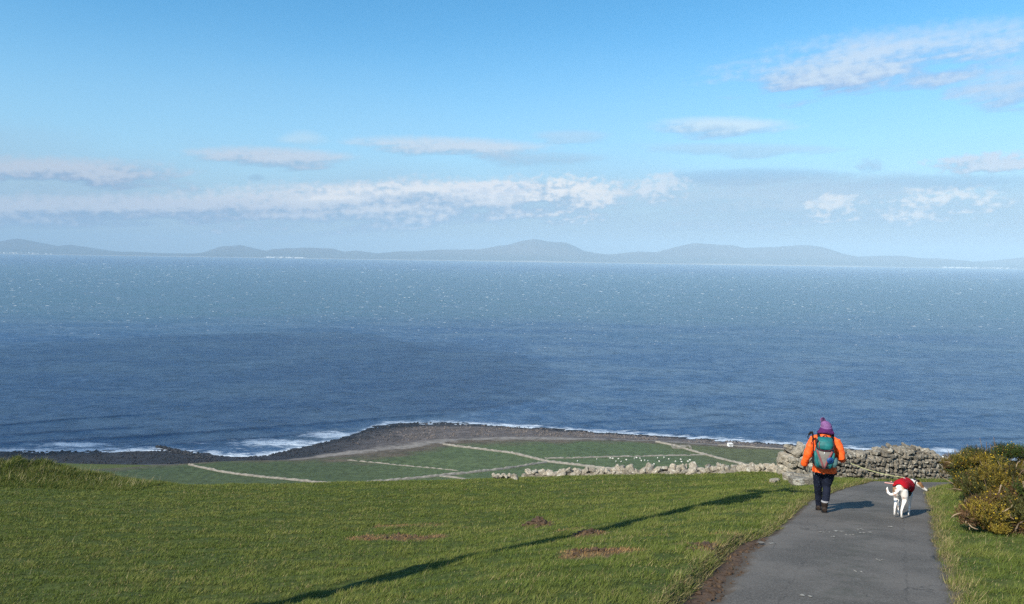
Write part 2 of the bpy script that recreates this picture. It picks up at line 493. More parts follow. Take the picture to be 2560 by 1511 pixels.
# both edge lists hold matching stations, so index space pairs them
PL = resample(LE, NR, w); PR = resample(RE, NR, w)
sfrac = np.linspace(-0.035, 1.035, NC)
GX = PL[:, None, 0] * (1 - sfrac) + PR[:, None, 0] * sfrac
GY = PL[:, None, 1] * (1 - sfrac) + PR[:, None, 1] * sfrac
wob = 0.16 * (fbm(GY * 3.0, GX * 0 + 5, 61, 4) - 0.5) * (np.abs(sfrac - 0.5) > 0.48)
GX = GX + wob
gx, gy = GX.ravel(), GY.ravel()
gz = hill_z(gx, gy, False)
inside = np.tile(np.clip(1 - np.abs(sfrac - .5) / .5, 0, 1), NR)
gz = gz + 0.034 - 0.03 * smooth(0.06, 0.0, inside) + 0.012 * (fbm(gx * 1.2, gy * 1.2, 62, 3) - .5)
me = np_mesh('road', np.stack([gx, gy, gz], 1), grid_faces(NR, NC), True)
set_attr(me, 'across', np.tile(sfrac, NR).astype(np.float32))
mt, nt, b = base_mat('worn_asphalt')
t = N(nt, 'ShaderNodeTexCoord')
n_big = N(nt, 'ShaderNodeTexNoise', inputs={'Scale': 0.9, 'Detail': 5.0, 'Roughness': 0.6}); L(nt, t.outputs['Object'], n_big.inputs['Vector'])
n_fine = N(nt, 'ShaderNodeTexNoise', inputs={'Scale': 55.0, 'Detail': 3.0, 'Roughness': 0.7}); L(nt, t.outputs['Object'], n_fine.inputs['Vector'])
c = mix_c(nt, sstep(nt, n_big.outputs[0], 0.35, 0.65), (0.066, 0.060, 0.052), (0.132, 0.118, 0.102))
c = mix_c(nt, sstep(nt, n_fine.outputs[0], 0.38, 0.66, 0.0, 0.75), c, (0.172, 0.158, 0.140))
n_dk = N(nt, 'ShaderNodeTexNoise', inputs={'Scale': 85.0, 'Detail': 2.0}); L(nt, t.outputs['Object'], n_dk.inputs['Vector'])
c = mix_c(nt, sstep(nt, n_dk.outputs[0], 0.58, 0.70, 0.0, 0.6), c, (0.035, 0.036, 0.038))
# grit and moss down the middle, where no wheel runs
at = N(nt, 'ShaderNodeAttribute', attribute_name='across')
mid = math_n(nt, 'ABSOLUTE', math_n(nt, 'SUBTRACT', at.outputs['Fac'], 0.52))
n_m = N(nt, 'ShaderNodeTexNoise', inputs={'Scale': 5.0, 'Detail': 6.0, 'Roughness': 0.7}); L(nt, t.outputs['Object'], n_m.inputs['Vector'])
mm = math_n(nt, 'MULTIPLY', sstep(nt, mid, 0.26, 0.03), sstep(nt, n_m.outputs[0], 0.42, 0.66))
c = mix_c(nt, math_n(nt, 'MULTIPLY', mm, 0.55), c, (0.062, 0.064, 0.050))
ed = math_n(nt, 'ABSOLUTE', math_n(nt, 'SUBTRACT', at.outputs['Fac'], 0.5))
n_e = N(nt, 'ShaderNodeTexNoise', inputs={'Scale': 3.5, 'Detail': 6.0, 'Roughness': 0.65}); L(nt, t.outputs['Object'], n_e.inputs['Vector'])
ee = sstep(nt, math_n(nt, 'ADD', ed, math_n(nt, 'MULTIPLY', math_n(nt, 'SUBTRACT', n_e.outputs[0], 0.5), 0.16)), 0.455, 0.51)
c = mix_c(nt, math_n(nt, 'MULTIPLY', ee, 0.8), c, (0.085, 0.062, 0.042))
# cracks
mp = N(nt, 'ShaderNodeMapping'); mp.inputs['Scale'].default_value = (1.1, 0.45, 0.6); L(nt, t.outputs['Object'], mp.inputs[0])
nw = N(nt, 'ShaderNodeTexNoise', inputs={'Scale': 2.5, 'Detail': 4.0}); L(nt, t.outputs['Object'], nw.inputs['Vector'])
vm = N(nt, 'ShaderNodeVectorMath', operation='ADD'); L(nt, mp.outputs[0], vm.inputs[0])
vs = N(nt, 'ShaderNodeVectorMath', operation='SCALE', inputs={'Scale': 0.35}); L(nt, nw.outputs['Color'], vs.inputs[0]); L(nt, vs.outputs[0], vm.inputs[1])
vo = N(nt, 'ShaderNodeTexVoronoi', feature='DISTANCE_TO_EDGE', inputs={'Scale': 0.75}); L(nt, vm.outputs[0], vo.inputs['Vector'])
ck = sstep(nt, vo.outputs['Distance'], 0.006, 0.002, 0.0, 1.0)
ck = math_n(nt, 'MULTIPLY', ck, sstep(nt, n_big.outputs[0], 0.44, 0.58))
c = mix_c(nt, math_n(nt, 'MULTIPLY', ck, 0.5), c, (0.030, 0.030, 0.030))
# lengthwise seams where the wheels run
for fr in (0.27, 0.80):
    sm_ = math_n(nt, 'ABSOLUTE', math_n(nt, 'ADD', math_n(nt, 'SUBTRACT', at.outputs['Fac'], fr), math_n(nt, 'MULTIPLY', math_n(nt, 'SUBTRACT', n_e.outputs[0], 0.5), 0.10)))
    sm_ = math_n(nt, 'MULTIPLY', sstep(nt, sm_, 0.008, 0.001), sstep(nt, n_m.outputs[0], 0.40, 0.56))
    c = mix_c(nt, math_n(nt, 'MULTIPLY', sm_, 0.35), c, (0.030, 0.029, 0.027))
# pale scuffs and scraps ground into the surface
mp2 = N(nt, 'ShaderNodeMapping'); mp2.inputs['Scale'].default_value = (2.6, 7.0, 2.6); L(nt, t.outputs['Object'], mp2.inputs[0])
n_s = N(nt, 'ShaderNodeTexNoise', inputs={'Scale': 1.6, 'Detail': 3.0, 'Roughness': 0.6}); L(nt, mp2.outputs[0], n_s.inputs['Vector'])
c = mix_c(nt, sstep(nt, n_s.outputs[0], 0.745, 0.775, 0.0, 0.75), c, (0.36, 0.36, 0.34))
L(nt, c, b.inputs['Base Color'])
b.inputs['Roughness'].default_value = 0.9; b.inputs['Specular IOR Level'].default_value = 0.2
bp = N(nt, 'ShaderNodeBump', inputs={'Strength': 0.5, 'Distance': 0.008})
L(nt, math_n(nt, 'SUBTRACT', n_fine.outputs[0], ck), bp.inputs['Height']); L(nt, bp.outputs[0], b.inputs['Normal'])
road = link('road', me, mt); tag(road, kind='structure')

def road_surface(px, py):
    p = hit(px, py)
    d = ray(px, py)
    p.z += 0.034
    return p

# pale scraps lying on the tarmac
V = []; F = []
for px, py, wd in [(2062,1337,.16),(2100,1334,.20),(2150,1330,.10),(2160,1338,.22),(2122,1344,.12),(2082,1349,.07),(1920,1367,.24),(2146,1438,.06),(2008,1500,.12),(2228,1324,.09),(2200,1409,.05)]:
    p = road_surface(px, py)
    for j in range(3):
        cx = p.x + random.uniform(-.5, .5) * wd; cy_ = p.y + random.uniform(-.05, .05)
        ww = wd * random.uniform(.2, .5); hh = random.uniform(.012, .03)
        k = len(V); z0 = float(hill_z(np.array([cx]), np.array([cy_]), False)[0]) + 0.034
        n = 7
        for i in range(n):
            a = 2 * math.pi * i / n; q = random.uniform(.6, 1.2)
            x_ = cx + ww * .5 * math.cos(a) * q; y_ = cy_ + hh * math.sin(a) * q * 1.6
            V.append((x_, y_, z0 - SLOPE * (y_ - cy_) + 0.006)); 
        V.append((cx, cy_, z0 + 0.012))
        for i in range(n): F.append((k + i, k + (i + 1) % n, k + n))
scr = link('straw_scraps', np_mesh('straw_scraps', V, F), noisy_mat('pale_scrap', (.28,.27,.24), (.20,.19,.165), 30))
tag(scr, 'small pale scraps of straw trodden into the lane surface', 'straw', kind='stuff')

# ---- grass blades, one mesh
def sample_wedge(n, y0, y1, pw=1.0):
    y = (y0 ** pw + rng.random(n) * (y1 ** pw - y0 ** pw)) ** (1 / pw)
    hw = 0.80 * y + 1.2
    x = (rng.random(n) * 2 - 1) * hw
    return x, y

def blades(x, y, hgt, wid, tint, lean, wind=0.35):
    n = len(x)
    z = hill_z(x, y) - 0.004
    a = rng.random(n) * 2 * math.pi
    dx = np.cos(a); dy = np.sin(a)
    la = rng.random(n) * 2 * math.pi
    tipx = np.cos(la) * lean * hgt + wind * hgt; tipy = np.sin(la) * lean * hgt + 0.1 * hgt
    up = hgt * np.sqrt(np.clip(1 - np.minimum(lean, .95) ** 2, .05, 1))
    V = np.empty((n, 3, 3), np.float32)
    V[:, 0] = np.stack([x - dx * wid, y - dy * wid, z], 1)
    V[:, 1] = np.stack([x + dx * wid, y + dy * wid, z], 1)
    V[:, 2] = np.stack([x + tipx, y + tipy, z + up], 1)
    C = np.repeat(tint[:, None, :], 3, 1).reshape(-1, 3)
    return V.reshape(-1, 3), C

allV = []; allC = []
N_BL = 1_250_000
x, y = sample_wedge(N_BL, 4.8, 25.6, 1.0)
d, left = road_d(x, y)
scarp = smooth(4.0, 6.2, y) * (1 - smooth(8.9, 10.0, y))
edge = np.where(left, 0.02 + 0.24 * scarp, 0.015) + 0.16 * (fbm(x * 4, y * 4, 71, 3) - 0.5)
bb = bare(x, y)
keep = (d > edge) & (rng.random(len(x)) > bb * 1.15) & (y < crest_y(x) + 2.6) | ((x > 9.2) & (y > 20.9) & (y < 23) & (d > .05))
keep &= ~((x > 9.4) & (d <= 0))
x, y, d, left, bb, scarp = (v[keep] for v in (x, y, d, left, bb, scarp))
n = len(x)
cl = fbm(x * 1.1, y * 2.0, 72, 4)                       # lush and grazed patches
cl2 = .5 * fbm(x * 2.2, y * 6.0, 73, 4) + .5 * fbm(x * 8.0, y * 9.0, 75, 3)
cl2 = .5 + (cl2 - .5) * 1.35
md = np.clip(mound(x, y) / 0.4, 0, 1)
bank = ((x > 9.2) & (y > 20.6)).astype(float)
vr = (~left & (d < 3.5)).astype(float) * smooth(0, .6, d)
hgt = (0.018 + 0.036 * rng.random(n)) * (0.40 + 1.25 * smooth(.30, .72, cl2)) * (0.75 + 0.5 * cl)
hgt *= 1 + 2.2 * md * rng.random(n) + 1.2 * bank + 0.9 * vr * cl2
edgeg = smooth(0.30, 0.05, d - np.where(left, .24 * scarp, 0))
hgt *= 1 + 0.7 * edgeg
wid = 0.0016 + 0.00030 * y
g1 = np.array([0.104, 0.140, 0.025]); g2 = np.array([0.178, 0.194, 0.046]); g3 = np.array([0.052, 0.088, 0.017]); st = np.array([0.34, 0.28, 0.13])
k = rng.random(n)[:, None]
mixv = np.clip(smooth(.32, .70, cl)[:, None] * 0.75 + (k - 0.5) * 0.6, 0, 1)
tint = g1 * (1 - mixv) + g2 * mixv
dk = (smooth(.60, .36, cl2) * 0.85)[:, None]
tint = tint * (1 - dk) + g3 * dk
ps = 0.05 + 0.30 * edgeg + 0.5 * bb + 0.10 * smooth(.58, .75, fbm(x * .8, y * 1.6, 74, 3)) + .05 * md
isst = (rng.random(n) < ps)[:, None]
tint = np.where(isst, st * (0.5 + 0.6 * rng.random(n)[:, None]), tint)
tint = tint * (0.75 + 0.5 * rng.random(n)[:, None])
lean = 0.25 + 0.65 * rng.random(n)
v_, c_ = blades(x, y, hgt, wid, tint, lean)
allV.append(v_); allC.append(c_)

# taller stalks and tussocks on the left bank, along the wall foot and lane edges
def extra(n, fx, fy, h0, h1, colr, wd, ln=0.5, mask=None):
    x = fx(n); y = fy(n)
    d, _ = road_d(x, y); kk = d > 0.03
    if mask is not None: kk = kk & (rng.random(n) < mask(x, y))
    x = x[kk]; y = y[kk]; n = len(x)
    h = h0 + (h1 - h0) * rng.random(n)
    c = np.array(colr) * (0.6 + 0.7 * rng.random(n)[:, None])
    v, c2 = blades(x, y, h, np.full(n, wd), c, ln * rng.random(n), 0.3)
    allV.append(v); allC.append(c2)
U = lambda a, b: (lambda n: a + (b - a) * rng.random(n))
extra(900, U(-21, -11.2), U(20.6, 22.6), .16, .34, (.40, .34, .18), .006, .8)
extra(36000, U(-21, -11), U(20.3, 23.2), .06, .15, (.085, .125, .024), .006, .9)
extra(26000, U(-21, -11), U(20.3, 23.2), .06, .15, (.20, .205, .055), .006, .9)
extra(260, U(-9, 9), U(5.5, 17), .08, .16, (.40, .36, .18), .003, .6)
extra(5000, U(9.4, 14.5), U(21.0, 22.1), .06, .18, (.085, .115, .025), .005, .8)
for (bx, by, hx, hy, st_, hh) in BARE:                  # dead thatch on the torn turf
    nn = int(24000 * hx * hy)
    extra(nn, U(bx - hx * 1.1, bx + hx * 1.1), U(by - hy * 1.7, by + hy * 1.7), .02, .055, (.31, .19, .08), .005, 1.2, lambda a, b: .35 * np.clip(bare(a, b) * 1.4, 0, 1))
# rough margin along both lane edges
yy = 5 + 14 * rng.random(16000)
sd = rng.random(16000) < .5
xx = np.where(sd, xL(yy) - 0.04 - np.abs(rng.normal(0, .09, 16000)) - .24 * (smooth(4, 6.2, yy) * (1 - smooth(8.9, 10, yy))), xR(yy) - 0.06 + np.abs(rng.normal(0, .12, 16000)) + .12 * (fbm(yy * 4, yy * 0, 88, 3) - .5))
hh = .03 + .06 * rng.random(16000)
cc = np.where(rng.random(16000)[:, None] < .45, np.array([.26, .21, .10]), np.array([.10, .12, .03])) * (0.6 + .7 * rng.random(16000)[:, None])
v_, c_ = blades(xx, yy, hh, np.full(16000, .004), cc, .4 + .6 * rng.random(16000))
allV.append(v_); allC.append(c_)
V = np.concatenate(allV); C = np.concatenate(allC)
me = np_mesh('grass', V, np.arange(len(V)).reshape(-1, 3), False)
set_attr(me, 'tint', C)
grass = link('grass', me, attr_mat('grass_blade', rough=0.65, spec=0.2, transl=0.25))
tag(grass, 'short green grazed grass on the hillside and lane verges', 'grass', kind='stuff')

# clods of earth on the torn turf
V = []; F = []
ico = bmesh.new(); bmesh.ops.create_icosphere(ico, subdivisions=1, radius=1.0)
IV = np.array([v.co[:] for v in ico.verts]); IF = np.array([[v.index for v in f.verts] for f in ico.faces]); ico.free()
def clods(cnt, fx, fy, r0, r1):
    for i in range(cnt):
        x_, y_ = fx(), fy()
        r = r0 + (r1 - r0) * random.random() ** 2
        z_ = float(hill_z(np.array([x_]), np.array([y_]))[0])
        q = IV * (1 + 0.35 * rng.normal(size=(12, 1))) * np.array([r, r, r * .7]) + np.array([x_, y_, z_ + r * .2])
        F.append(IF + len(V) * 12); V.append(q)
for (bx, by, hx, hy, st_, hh) in BARE:
    if st_ >= .75: clods(int(60 * st_ + 900 * hh), lambda: random.gauss(bx, hx * .45), lambda: random.gauss(by, hy * .7), .008, .035 + .25 * hh)
def _mx():
    global _my; _my = random.uniform(5.0, 9.6); return float(xL(np.array([_my]))[0]) - random.uniform(-.05, .27) * min(1, (10 - _my) / 2)
clods(260, _mx, lambda: _my, .008, .03)
cl = link('earth_clods', np_mesh('earth_clods', np.concatenate(V), np.concatenate(F)), noisy_mat('turned_earth', (.082,.052,.030), (.052,.034,.022), 20, bump=.4))
tag(cl, 'reddish brown crumbs of turned earth on torn turf', 'soil', kind='stuff')

# ================================================================== THE COAST
def on_level(px, py, z):
    d = ray(px, py); t = (z - 140.0) / d.z
    return d.x * t, d.y * t

WATER_PX = [(-300,1138),(0,1132),(200,1130),(400,1129),(520,1141),(600,1144),(660,1141),(720,1128),(780,1116),(840,1101),(890,1086),(930,1068),(990,1062),(1060,1060),(1150,1061),(1250,1066),(1330,1071),(1430,1079),(1560,1087),(1700,1096),(1800,1102),(1960,1113),(2140,1126),(2340,1142),(2600,1160),(2900,1180)]
TOP_PX = [(-300,1186),(0,1182),(290,1173),(450,1166),(600,1160),(760,1149),(900,1131),(1000,1122),(1090,1107),(1160,1099),(1250,1097),(1400,1097),(1500,1098),(1650,1103),(1800,1113),(1960,1123),(2140,1137),(2340,1152),(2600,1170),(2900,1190)]
Wp = sorted(on_level(x, y, 0.0) for x, y in WATER_PX); Tp = sorted(on_level(x, y, 3.2) for x, y in TOP_PX)
Wx = np.array([p[0] for p in Wp]); Wy = np.array([p[1] for p in Wp])
Tx = np.array([p[0] for p in Tp]); Ty = np.array([p[1] for p in Tp])
def yW(x): return np.interp(x, Wx, Wy)
def yT(x): return np.interp(x, Tx, Ty)

def coast_z(x, y, fine=True):
    x = np.asarray(x, float); y = np.asarray(y, float)
    w = yW(x); t = yT(x)
    f = (y - t) / np.maximum(w - t, 4.0)                 # 0 at the top of the beach, 1 at the water
    zb = np.where(f < 1, 3.0 - 2.85 * np.clip(f, 0, 1) ** 0.9, 0.15 - 0.06 * (y - w))
    land = plain_z(x, y)
    k = smooth(-0.35, 0.10, f)
    z = land * (1 - k) + np.minimum(land, zb) * k
    if fine:
        rk = smooth(0.25, 0.6, f) * (1 - smooth(30, 60, y - w))
        z = z + rk * (1.0 * (fbm(x / 14.0, y / 4.5, 21, 4) - 0.5) + 0.35 * (fbm(x / 1.8, y / 1.8, 22, 2) - .5))
    return np.maximum(z, -3.0)

cx_ = axis([(-2000, -640, 40), (-640, -400, 6), (-400, 420, 1.25), (420, 660, 6), (660, 2000, 40)])
cy2 = axis([(392, 425, 3), (425, 640, 1.1), (640, 760, 6)])
X, Y = np.meshgrid(cx_, cy2); Xf, Yf = X.ravel(), Y.ravel()
Z = coast_z(Xf, Yf)
w_ = yW(Xf); t_ = yT(Xf)
f_ = (Yf - t_) / np.maximum(w_ - t_, 4.0)
nA_ = fbm(Xf / 18, Yf / 9, 23, 4); nB_ = fbm(Xf / 5, Yf / 4, 24, 3)
FIELD = np.array([0.042, 0.061, 0.025]); FIELD2 = np.array([0.056, 0.074, 0.029])
fa = fbm(Xf / 70, Yf / 30, 25, 3)[:, None]
C = FIELD * (1 - fa) + FIELD2 * fa
rt = smooth(100, 150, Xf + (Yf - 480) * 0.45)[:, None]      # lighter, yellower pasture on the right
C = C * (1 + .35 * smooth(-120, -20, Xf)[:, None])  # cloud shade of the left fields put into the colour, brighter rightwards
C = C * (1 - rt) + np.array([0.076, 0.086, 0.036]) * rt
heath = (smooth(-0.55, -0.18, f_ + (nA_ - .5) * .45) * (1 - smooth(0.0, 0.12, f_)))[:, None]
C = C * (1 - heath) + (np.array([0.085, 0.066, 0.045]) * (0.6 + .8 * nB_[:, None])) * heath
sand = (smooth(-0.10, 0.02, f_ + (nB_ - .5) * .2))[:, None]
C = C * (1 - sand) + np.array([0.19, 0.17, 0.15]) * sand
rock = smooth(0.05, 0.20, f_ + (nA_ - .5) * .28)[:, None]
dark = np.clip(1 - smooth(-150, -60, Xf) + smooth(0.78, 0.96, f_), 0, 1)[:, None]
rc = (np.array([0.092, 0.078, 0.072]) * (1 - dark) + np.array([0.020, 0.021, 0.026]) * dark) * (0.55 + 0.9 * nB_[:, None])
C = C * (1 - rock) + rc * rock
me = np_mesh('coastal_land', np.stack([Xf, Yf, Z], 1), grid_faces(len(cy2), len(cx_)), True)
set_attr(me, 'tint', C)
cl_o = link('coastal_land', me, attr_mat('coast_ground', nscale=0.25, namt=0.3, bump=0.5, bscale=0.6, bdist=0.3))
tag(cl_o, kind='structure')

# ---- sea: a sheet that starts under the beach and runs to the far shore
SHORE_Y = 18000.0
rows = [430.0]
while rows[-1] < 19500: rows.append(rows[-1] * 1.0036 if rows[-1] < 1000 else rows[-1] * 1.012)
rows = np.array(rows); cols = np.concatenate([np.linspace(-5, -1.9, 20)[:-1], np.linspace(-1.9, -0.9, 30)[:-1], np.linspace(-0.9, 0.9, 380), np.linspace(0.9, 1.9, 30)[1:], np.linspace(1.9, 5, 20)[1:]])
YY = np.repeat(rows[:, None], len(cols), 1); XX = YY * cols[None, :]
Xf, Yf = XX.ravel(), YY.ravel()
Z = np.zeros_like(Xf)
SWELL = [([(-200,1078),(0,1062),(200,1046),(390,1033)], .8), ([(-200,1096),(0,1088),(180,1077),(370,1066)], .9), ([(-200,1115),(0,1107),(358,1090),(560,1076),(755,1062),(994,1042),(1150,1033)], .9),
         ([(300,1117),(440,1108),(676,1092),(914,1073)], .8), ([(1300,1066),(1330,1064),(1560,1052),(1850,1034)], .7), ([(1540,1079),(1700,1069),(1860,1060),(2050,1052)], .7),
         ([(2020,1096),(2150,1088),(2330,1082),(2560,1070)], .6), ([(2080,1112),(2240,1102),(2420,1098),(2600,1092)], .7), ([(2180,1122),(2300,1114),(2560,1112)], .6), ([(2040,1062),(2300,1046),(2560,1036)], .4)]
for pts, amp in SWELL:
    P = sorted(on_level(x, y, 0.3) for x, y in pts)
    px_ = np.array([p[0] for p in P]); py_ = np.array([p[1] for p in P])
    yr = np.interp(Xf, px_, py_)
    inr = smooth(px_[0] - 20, px_[0] + 30, Xf) * (1 - smooth(px_[-1] - 40, px_[-1] + 20, Xf))
    s = Yf - yr
    prof = np.where(s < 0, np.exp(-(s / 2.2) ** 2), np.exp(-(s / 7.5) ** 2))
    Z += amp * inr * prof * (0.8 + 0.4 * vnoise(Xf / 40, Yf * 0, 77))
near_ = 1 - smooth(900, 1500, Yf)
Z += near_ * 0.22 * (fbm(Xf / 20, Yf / 7, 78, 3) - .5) * 2
s_ = Yf - yW(Xf)
fo = np.clip(1 - s_ / 26.0, 0, 1) * smooth(-8, 0, s_)
def px_blob(px, py, hx, hy):
    x0, y0 = on_level(px, py, 0); x1, _ = on_level(px + hx, py, 0); _, y1 = on_level(px, py - hy, 0)
    return np.exp(-(((Xf - x0) / (x1 - x0)) ** 2 + ((Yf - y0) / (y1 - y0)) ** 2))
for a in [(190,1112,130,9,1.),(60,1122,120,6,.6),(330,1118,140,6,.6),(480,1108,160,5,.5),(700,1108,170,13,.95),(600,1122,150,10,.5),(830,1088,110,12,.95),(1010,1056,90,4,.9),(1140,1056,60,4,.7),(1290,1066,70,4,.95),(1500,1080,70,4,.9),(1700,1090,90,4,.6),(2090,1120,140,6,.8),(2200,1118,120,4,.5),(2360,1126,60,10,.9),(2390,1150,60,14,1.),(2500,1150,120,16,.8)]:
    fo = np.maximum(fo, a[4] * px_blob(*a[:4]))
fo = np.clip(fo, 0, 1) * (Yf < 1100)
me = np_mesh('sea', np.stack([Xf, Yf, Z], 1), grid_faces(len(rows), len(cols)), True)
set_attr(me, 'foam', fo.astype(np.float32))
mt, nt, b = base_mat('sea_water')
t = N(nt, 'ShaderNodeTexCoord'); P = t.outputs['Object']
def mapn(sx, sy, rz=0.0):
    q = N(nt, 'ShaderNodeMapping'); q.inputs['Scale'].default_value = (sx, sy, 1); q.inputs['Rotation'].default_value = (0, 0, rz); L(nt, P, q.inputs[0]); return q.outputs[0]
def noi(vec, sc, de=5.0, ro=.6):
    q = N(nt, 'ShaderNodeTexNoise', inputs={'Scale': sc, 'Detail': de, 'Roughness': ro}); L(nt, vec, q.inputs['Vector']); return q.outputs[0]
big = noi(mapn(.0006, .0016, 0.25), 1.0, 4.0)
streak = noi(mapn(.006, .013, 0.3), 1.0, 6.0, .65)
chop = noi(mapn(.045, .065, 0.35), 1.0, 6.0, .7)
sepx = N(nt, 'ShaderNodeSeparateXYZ'); L(nt, P, sepx.inputs[0])
# greener, lighter water in mid bay, deeper blue inshore
dist = math_n(nt, 'ADD', math_n(nt, 'DIVIDE', sepx.outputs[1], 1000.0), math_n(nt, 'MULTIPLY', math_n(nt, 'SUBTRACT', big, .5), 2.2))
mid_bay = math_n(nt, 'MULTIPLY', sstep(nt, dist, 0.95, 2.0), sstep(nt, dist, 9.0, 4.5))
c = mix_c(nt, mid_bay, (0.010, 0.046, 0.128), (0.046, 0.102, 0.128))
c = mix_c(nt, sstep(nt, streak, .40, .66, 0, .65), c, (0.085, 0.130, 0.180))
c = mix_c(nt, sstep(nt, chop, .46, .68, 0, .60), c, (0.100, 0.155, 0.225))
c = mix_c(nt, sstep(nt, chop, .50, .34, 0, .70), c, (0.008, 0.022, 0.055))
fin2 = noi(mapn(.13, .17, .5), 1.0, 4.0, .7)
c = mix_c(nt, sstep(nt, fin2, .52, .70, 0, .42), c, (0.14, 0.21, 0.29))
c = mix_c(nt, sstep(nt, fin2, .48, .32, 0, .5), c, (0.010, 0.026, 0.060))
fa = N(nt, 'ShaderNodeAttribute', attribute_name='foam')
fn = noi(mapn(.10, .32, 0.05), 1.0, 7.0, .7)
fm = sstep(nt, math_n(nt, 'ADD', fa.outputs['Fac'], math_n(nt, 'MULTIPLY', math_n(nt, 'SUBTRACT', fn, .5), 1.9)), .48, .95)
c = mix_c(nt, fm, c, (0.50, 0.57, 0.64))
L(nt, c, b.inputs['Base Color'])
rr = math_n(nt, 'ADD', math_n(nt, 'MULTIPLY', fm, .4), .32)
L(nt, rr, b.inputs['Roughness'])
b.inputs['IOR'].default_value = 1.33; b.inputs['Specular IOR Level'].default_value = 0.45
fine = noi(mapn(.16, .22, .4), 1.0, 5.0, .7)
hb = math_n(nt, 'ADD', math_n(nt, 'MULTIPLY', chop, 2.0), fine)
bp = N(nt, 'ShaderNodeBump', inputs={'Strength': 1.0, 'Distance': 1.6}); L(nt, hb, bp.inputs['Height']); L(nt, bp.outputs[0], b.inputs['Normal'])
sea = link('sea', me, mt); tag(sea, kind='structure')

# ---- whitecaps: thin ridges of foam riding on the chop
nW = 4600
yw = 140 / (.019 + .125 * rng.random(nW) ** 1.15)
xw = (rng.random(nW) * 2 - 1) * yw * 0.85
dens = fbm(xw / 900, yw / 1200, 81, 3)
kp = rng.random(nW) < (.25 + .75 * smooth(.34, .62, dens)) * smooth(900, 2000, yw)
xw, yw = xw[kp], yw[kp]; nW = len(xw)
sz = yw / 1775
ln = (1.0 + 4.6 * rng.random(nW) ** 2.6) * sz; wdt = (.5 + .8 * rng.random(nW)) * sz; ht = np.minimum((.14 + .34 * rng.random(nW)) * sz, 1.4)
base = np.array([(-1, 0, 0), (-.45, -.5, 0), (.4, -.42, 0), (1, .1, 0), (.5, .5, 0), (-.4, .45, 0), (-.15, 0, 1), (.4, .05, .8)])
fc = np.array([(0,1,6),(1,2,6),(2,7,6),(2,3,7),(3,4,7),(4,6,7),(4,5,6),(5,0,6)])
jit = base[None] * (1 + .35 * rng.normal(size=(nW, 8, 3)))
rot = 0.10 + .18 * rng.normal(size=nW)
lx = jit[:, :, 0] * ln[:, None]; ly = jit[:, :, 1] * wdt[:, None]; lz = jit[:, :, 2] * ht[:, None]
V = np.stack([xw[:, None] + lx * np.cos(rot)[:, None] - ly * np.sin(rot)[:, None], yw[:, None] + lx * np.sin(rot)[:, None] + ly * np.cos(rot)[:, None], lz + .08], -1)
F = (np.arange(nW)[:, None, None] * 8 + fc[None]).reshape(-1, 3)
wc = link('whitecaps', np_mesh('whitecaps', V.reshape(-1, 3), F), noisy_mat('foam', (.45,.52,.56), (.66,.70,.72), .3, rough=.9))
tag(wc, 'scattered white crests of breaking chop across the bay', 'whitecaps', kind='stuff')

# ---- far hills across the bay
RIDGE = [(-700,622),(-450,610),(-200,622),(0,614),(20,605),(45,597),(70,601),(95,610),(130,617),(180,613),(215,622),(260,628),(330,630),(400,633),(480,634),(530,632),(565,616),(600,613),(640,622),(665,628),(690,623),(760,619),(830,622),(860,630),(890,627),(915,630),(945,635),(985,629),(1050,628),(1120,624),(1200,624),(1270,612),(1300,603),(1335,597),(1380,606),(1410,606),(1435,615),(1460,628),(1520,637),(1600,629),(1640,631),(1690,617),(1735,608),(1790,611),(1830,614),(1860,621),(1950,617),(2010,612),(2050,617),(2090,632),(2140,642),(2240,639),(2300,645),(2360,648),(2430,655),(2490,653),(2560,643),(2700,636),(3000,650),(3400,640)]
YR = 20500.0
rx_ = []; rz_ = []
for px, py in RIDGE:
    d = ray(px, py); t = YR / d.y; rx_.append(d.x * t); rz_.append(140 + d.z * t)
rx_ = np.array(rx_); rz_ = np.array(rz_)
hx = np.linspace(-24000, 24000, 1200); hy = np.r_[np.linspace(SHORE_Y, YR, 34), np.linspace(YR + 150, 23500, 12)]
X, Y = np.meshgrid(hx, hy); Xf, Yf = X.ravel(), Y.ravel()
rid = np.interp(Xf, rx_, rz_) + 34 * (fbm(Xf / 420, Xf * 0, 33, 4, .6) - .5) * smooth(40, 160, np.interp(Xf, rx_, rz_))
tt = np.clip((Yf - SHORE_Y) / (YR - SHORE_Y), 0, 1)
rough = fbm(Xf / 1500, Yf / 900, 34, 5)
prof = np.where(Yf <= YR, 0.10 * smooth(0, .08, tt) + .90 * smooth(0.15 + .35 * (rough - .5), 1.0, tt), np.clip(1 - (Yf - YR) / 3600, 0, 1))
low = 12 * smooth(0, .03, tt) + 26 * fbm(Xf / 700, Yf / 500, 35, 3) * smooth(0.02, .2, tt)
Z = np.maximum(rid * prof * (1.0 + .5 * (rough - .5) * (1 - tt)), np.minimum(low, rid * .8)) - 3 * (1 - smooth(0, .01, tt))
C = np.array([0.060, 0.062, 0.055]) * (0.5 + 0.9 * fbm(Xf / 500, Yf / 300, 36, 4)[:, None])
up_ = smooth(90, 260, Z)[:, None]
C = C * (1 - up_) + np.array([0.095, 0.080, 0.070]) * (.6 + .8 * rough[:, None]) * up_
sh_ = (1 - smooth(0.004, .05, tt))[:, None]
C = C * (1 - sh_) + np.array([0.40, 0.38, 0.33]) * sh_
me = np_mesh('hills', np.stack([Xf, Yf, Z], 1), grid_faces(len(hy), len(hx)), True)
set_attr(me, 'tint', C)
tag(link('hills', me, attr_mat('moorland')), kind='structure')

